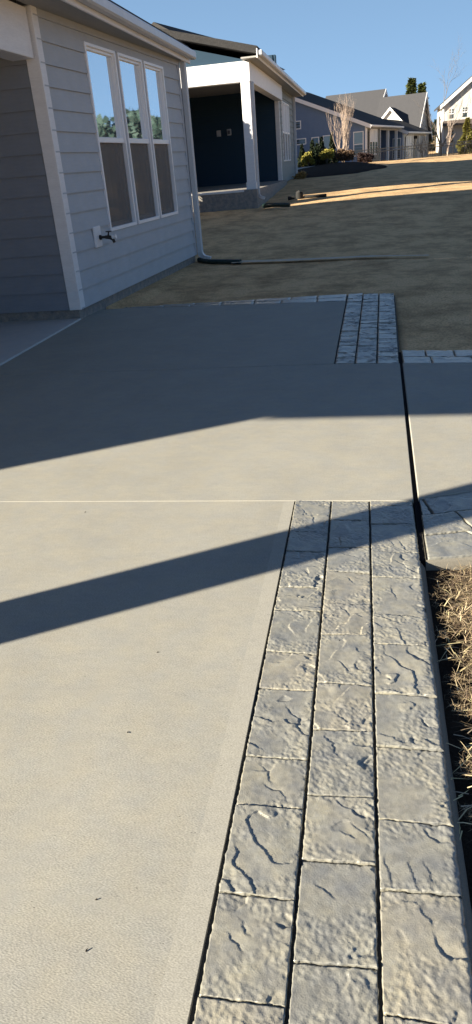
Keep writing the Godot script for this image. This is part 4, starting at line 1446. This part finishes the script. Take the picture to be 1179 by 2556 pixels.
	heap("pipe_fitting", "small black plastic pipe fittings lying loose on the sunlit lawn", "pipe fitting", Vector3(-1.95, ground_y(-1.95, -22.0) + 0.01, -22.0), func(h: Node3D) -> void:
		var st := new_st()
		tube(st, [Vector3(0.0, 0.0, 0.0), Vector3(0.0, 0.16, 0.02), Vector3(0.02, 0.17, 0.02)], [0.11, 0.1, 0.06], 12)
		put("cap", st.commit(), M.black_plastic, h)
		var s2 := new_st()
		tube(s2, [Vector3(0.12, 0.03, 0.0), Vector3(0.4, 0.04, 0.06), Vector3(0.75, 0.03, 0.0)], [0.045, 0.035, 0.045], 9)
		put("pipe", s2.commit(), M.black_plastic, h)
		var s3 := new_st()
		tube(s3, [Vector3(-0.32, 0.03, 0.04), Vector3(-0.14, 0.04, 0.0)], [0.05, 0.04], 9)
		put("elbow", s3.commit(), M.black_plastic, h))
	shrub("dry_plant", "small tan dried plant at the corner of the navy house", "plant", Vector3(-2.75, ground_y(-2.75, -32.0), -31.6), 0.24, 0.25, "round", M.leaf_straw, 500, 0.09)

	for i in 6:  # unseen evergreens added to shade the far porch column and slab front
		shrub("shade_shrub", ["slim unseen evergreen added to shade the far white porch column", "upright unseen evergreen added between the grey house and the navy porch to shade its slab"][mini(i, 1)], "shrub", Vector3(-5.22 - i * 0.62, 0.34 - 0.03 * i, -19.3 + i * 0.33), 0.40 + 0.2 * minf(i, 1.0), 2.42 + 0.7 * minf(i, 1.0), "cone", M.leaf_dark, 6500, 0.17, "unseen evergreens added for shade")
	put_sunlit_line()
	# ---- planting on the mulch bed
	shrub("yellow_shrub", "left yellow green shrub on the mulch bed", "shrub", Vector3(-2.98, 1.26, -39.2), 0.34, 0.62, "round", M.leaf_yellow, 1500, 0.09, "yellow green shrubs on the mulch bed")
	shrub("yellow_shrub", "yellow green shrub beside the brown bush under the bare tree", "shrub", Vector3(-2.1, 1.32, -39.4), 0.33, 0.62, "round", M.leaf_yellow, 1500, 0.09, "yellow green shrubs on the mulch bed")
	var cy := [[-3.55, -42.5, 0.24, 1.0, "dark narrow evergreen farthest left by the house corner"], [-2.85, -40.5, 0.3, 1.15, "dark narrow evergreen just right of the left yellow shrub"], [-2.55, -39.4, 0.46, 0.95, "wide low dark evergreen between the two yellow shrubs"], [-2.42, -41.0, 0.34, 1.25, "tall dark evergreen in the middle of the bed"], [-1.95, -42.0, 0.26, 1.4, "thin dark evergreen behind the right yellow shrub"]]
	for c: Array in cy:
		shrub("evergreen_shrub", c[4], "shrub", Vector3(c[0], ground_y(c[0], c[1]) + 0.16, c[1]), c[2], c[3], "cone", M.leaf_dark, 1500, 0.1, "dark evergreens on the mulch bed")
	shrub("brown_bush", "wide brown bush at the foot of the bare multi stem tree", "shrub", Vector3(-1.32, 1.29, -40.0), 0.52, 0.72, "round", M.leaf_brown, 2600, 0.09)
	shrub("red_bush", "low dark red bush in front of the blue house corner", "shrub", Vector3(-0.25, ground_y(-0.25, -46.0), -46.0), 0.5, 0.62, "round", M.leaf_red, 1800, 0.1)
	bare_tree("bare_tree", "bare pinkish multi stem tree standing in front of the blue house", Vector3(-1.3, 1.15, -40.5), 6, 1.2, 0.024, 4, 0.42, 0.8, 0.22, M.bark_pale)
	conifer("conifer", "bushy olive green conifer at the right edge in front of the white house", Vector3(6.9, ground_y(6.9, -61.0) - 0.1, -61.0), 0.95, 2.6, M.leaf_olive, 5000)
	bare_tree("bare_tree", "tall bare tree between the dormer house and the white house", Vector3(8.0, 0.5, -95.0), 1, 4.2, 0.16, 5, 0.6, 0.35, 0.05, M.bark_grey)
	bare_tree("bare_tree", "slim pale bare sapling in front of the white house windows", Vector3(6.0, 0.6, -66.0), 1, 1.7, 0.045, 4, 0.45, 0.7, 0.03, M.bark_pale)
	bare_tree("bare_tree", "thin bare shrub like tree behind the fence left of the white house", Vector3(4.6, 0.6, -72.0), 4, 0.9, 0.03, 4, 0.6, 0.4, 0.35, M.bark_grey)
	for i in 4:
		conifer("conifer", ["green treetop showing just above the dormer house roof", "second green treetop right beside the first above the dormer roof", "evergreen tree behind the gap between far houses", "dark evergreen far behind the fence"][i], [Vector3(6.4, 1.0, -135.0), Vector3(8.2, 1.0, -138.0), Vector3(13.0, 1.2, -170.0), Vector3(10.5, 1.2, -165.0)][i], [2.6, 2.4, 2.0, 1.8][i], [10.6, 10.0, 5.5, 5.0][i], M.leaf_green if i < 2 else M.leaf_teal, 3500)
	var wood := new_st()
	for i in 22000:
		var x := rng.randf_range(15.0, 90.0)
		var top := 7.2 + 3.0 * lawn_noise.get_noise_2d(x * 0.12, 9.0) + 1.5 * lawn_noise.get_noise_2d(x * 0.5, 15.0)
		var p := Vector3(x, 0.4 + pow(rng.randf(), 0.75) * top, -112.0 + 0.5 * x + rng.randf_range(-4, 4))
		var d := (rand_dir() + Vector3.UP * 0.5).normalized()
		var v := rng.randf_range(0.6, 1.4)
		card(wood, p, d, d.cross(rand_dir()).normalized(), 1.1, 0.42, Color(v, v, v))
	tag(put("mixed_wood", wood.commit(), M.leaf_teal, self, Transform3D.IDENTITY, "stuff"), "grey green wood to the right, mirrored in the near windows", "wood", "", "stuff")
	# ---- far-off bare woods on the skyline
	var fw := new_st()
	for i in 9000:
		var x := rng.randf_range(-60, 90)
		var top := 5.2 + 2.2 * lawn_noise.get_noise_2d(x * 0.05, 1.0) + 1.2 * lawn_noise.get_noise_2d(x * 0.3, 5.0)
		var p := Vector3(x, 2.0 + pow(rng.randf(), 0.7) * top, -225.0 + rng.randf_range(-8, 8))
		var d := (rand_dir() + Vector3.UP).normalized()
		var v := rng.randf_range(0.7, 1.4)
		card(fw, p, d, d.cross(rand_dir()).normalized(), 1.6, 0.5, Color(v, v, v))
	tag(put("far_wood", fw.commit(), M.leaf_brown, self, Transform3D.IDENTITY, "stuff"), "far off brown bare woods on the skyline", "wood", "", "stuff")

	build_fence()
	var db := new_st()
	for p: Vector2 in [Vector2(-0.71, -1.56), Vector2(-0.72, -1.95), Vector2(-0.62, -1.02), Vector2(-0.6, -0.9), Vector2(-0.1, -2.05), Vector2(-1.4, -3.05)]:
		var a := rng.randf() * TAU
		var d := Vector3(cos(a), 0.1, sin(a))
		tube(db, [Vector3(p.x, 0.001, p.y), Vector3(p.x, 0.002, p.y) + d * rng.randf_range(0.002, 0.004), Vector3(p.x, 0.003, p.y) + d * rng.randf_range(0.004, 0.008)], [0.0014, 0.0016, 0.0008], 5)
	tag(put("debris", db.commit(), M.soil, self, Transform3D.IDENTITY, "stuff"), "tiny dark crumbs of soil and leaf scattered on the sunlit concrete", "debris", "", "stuff")
	build_grass()
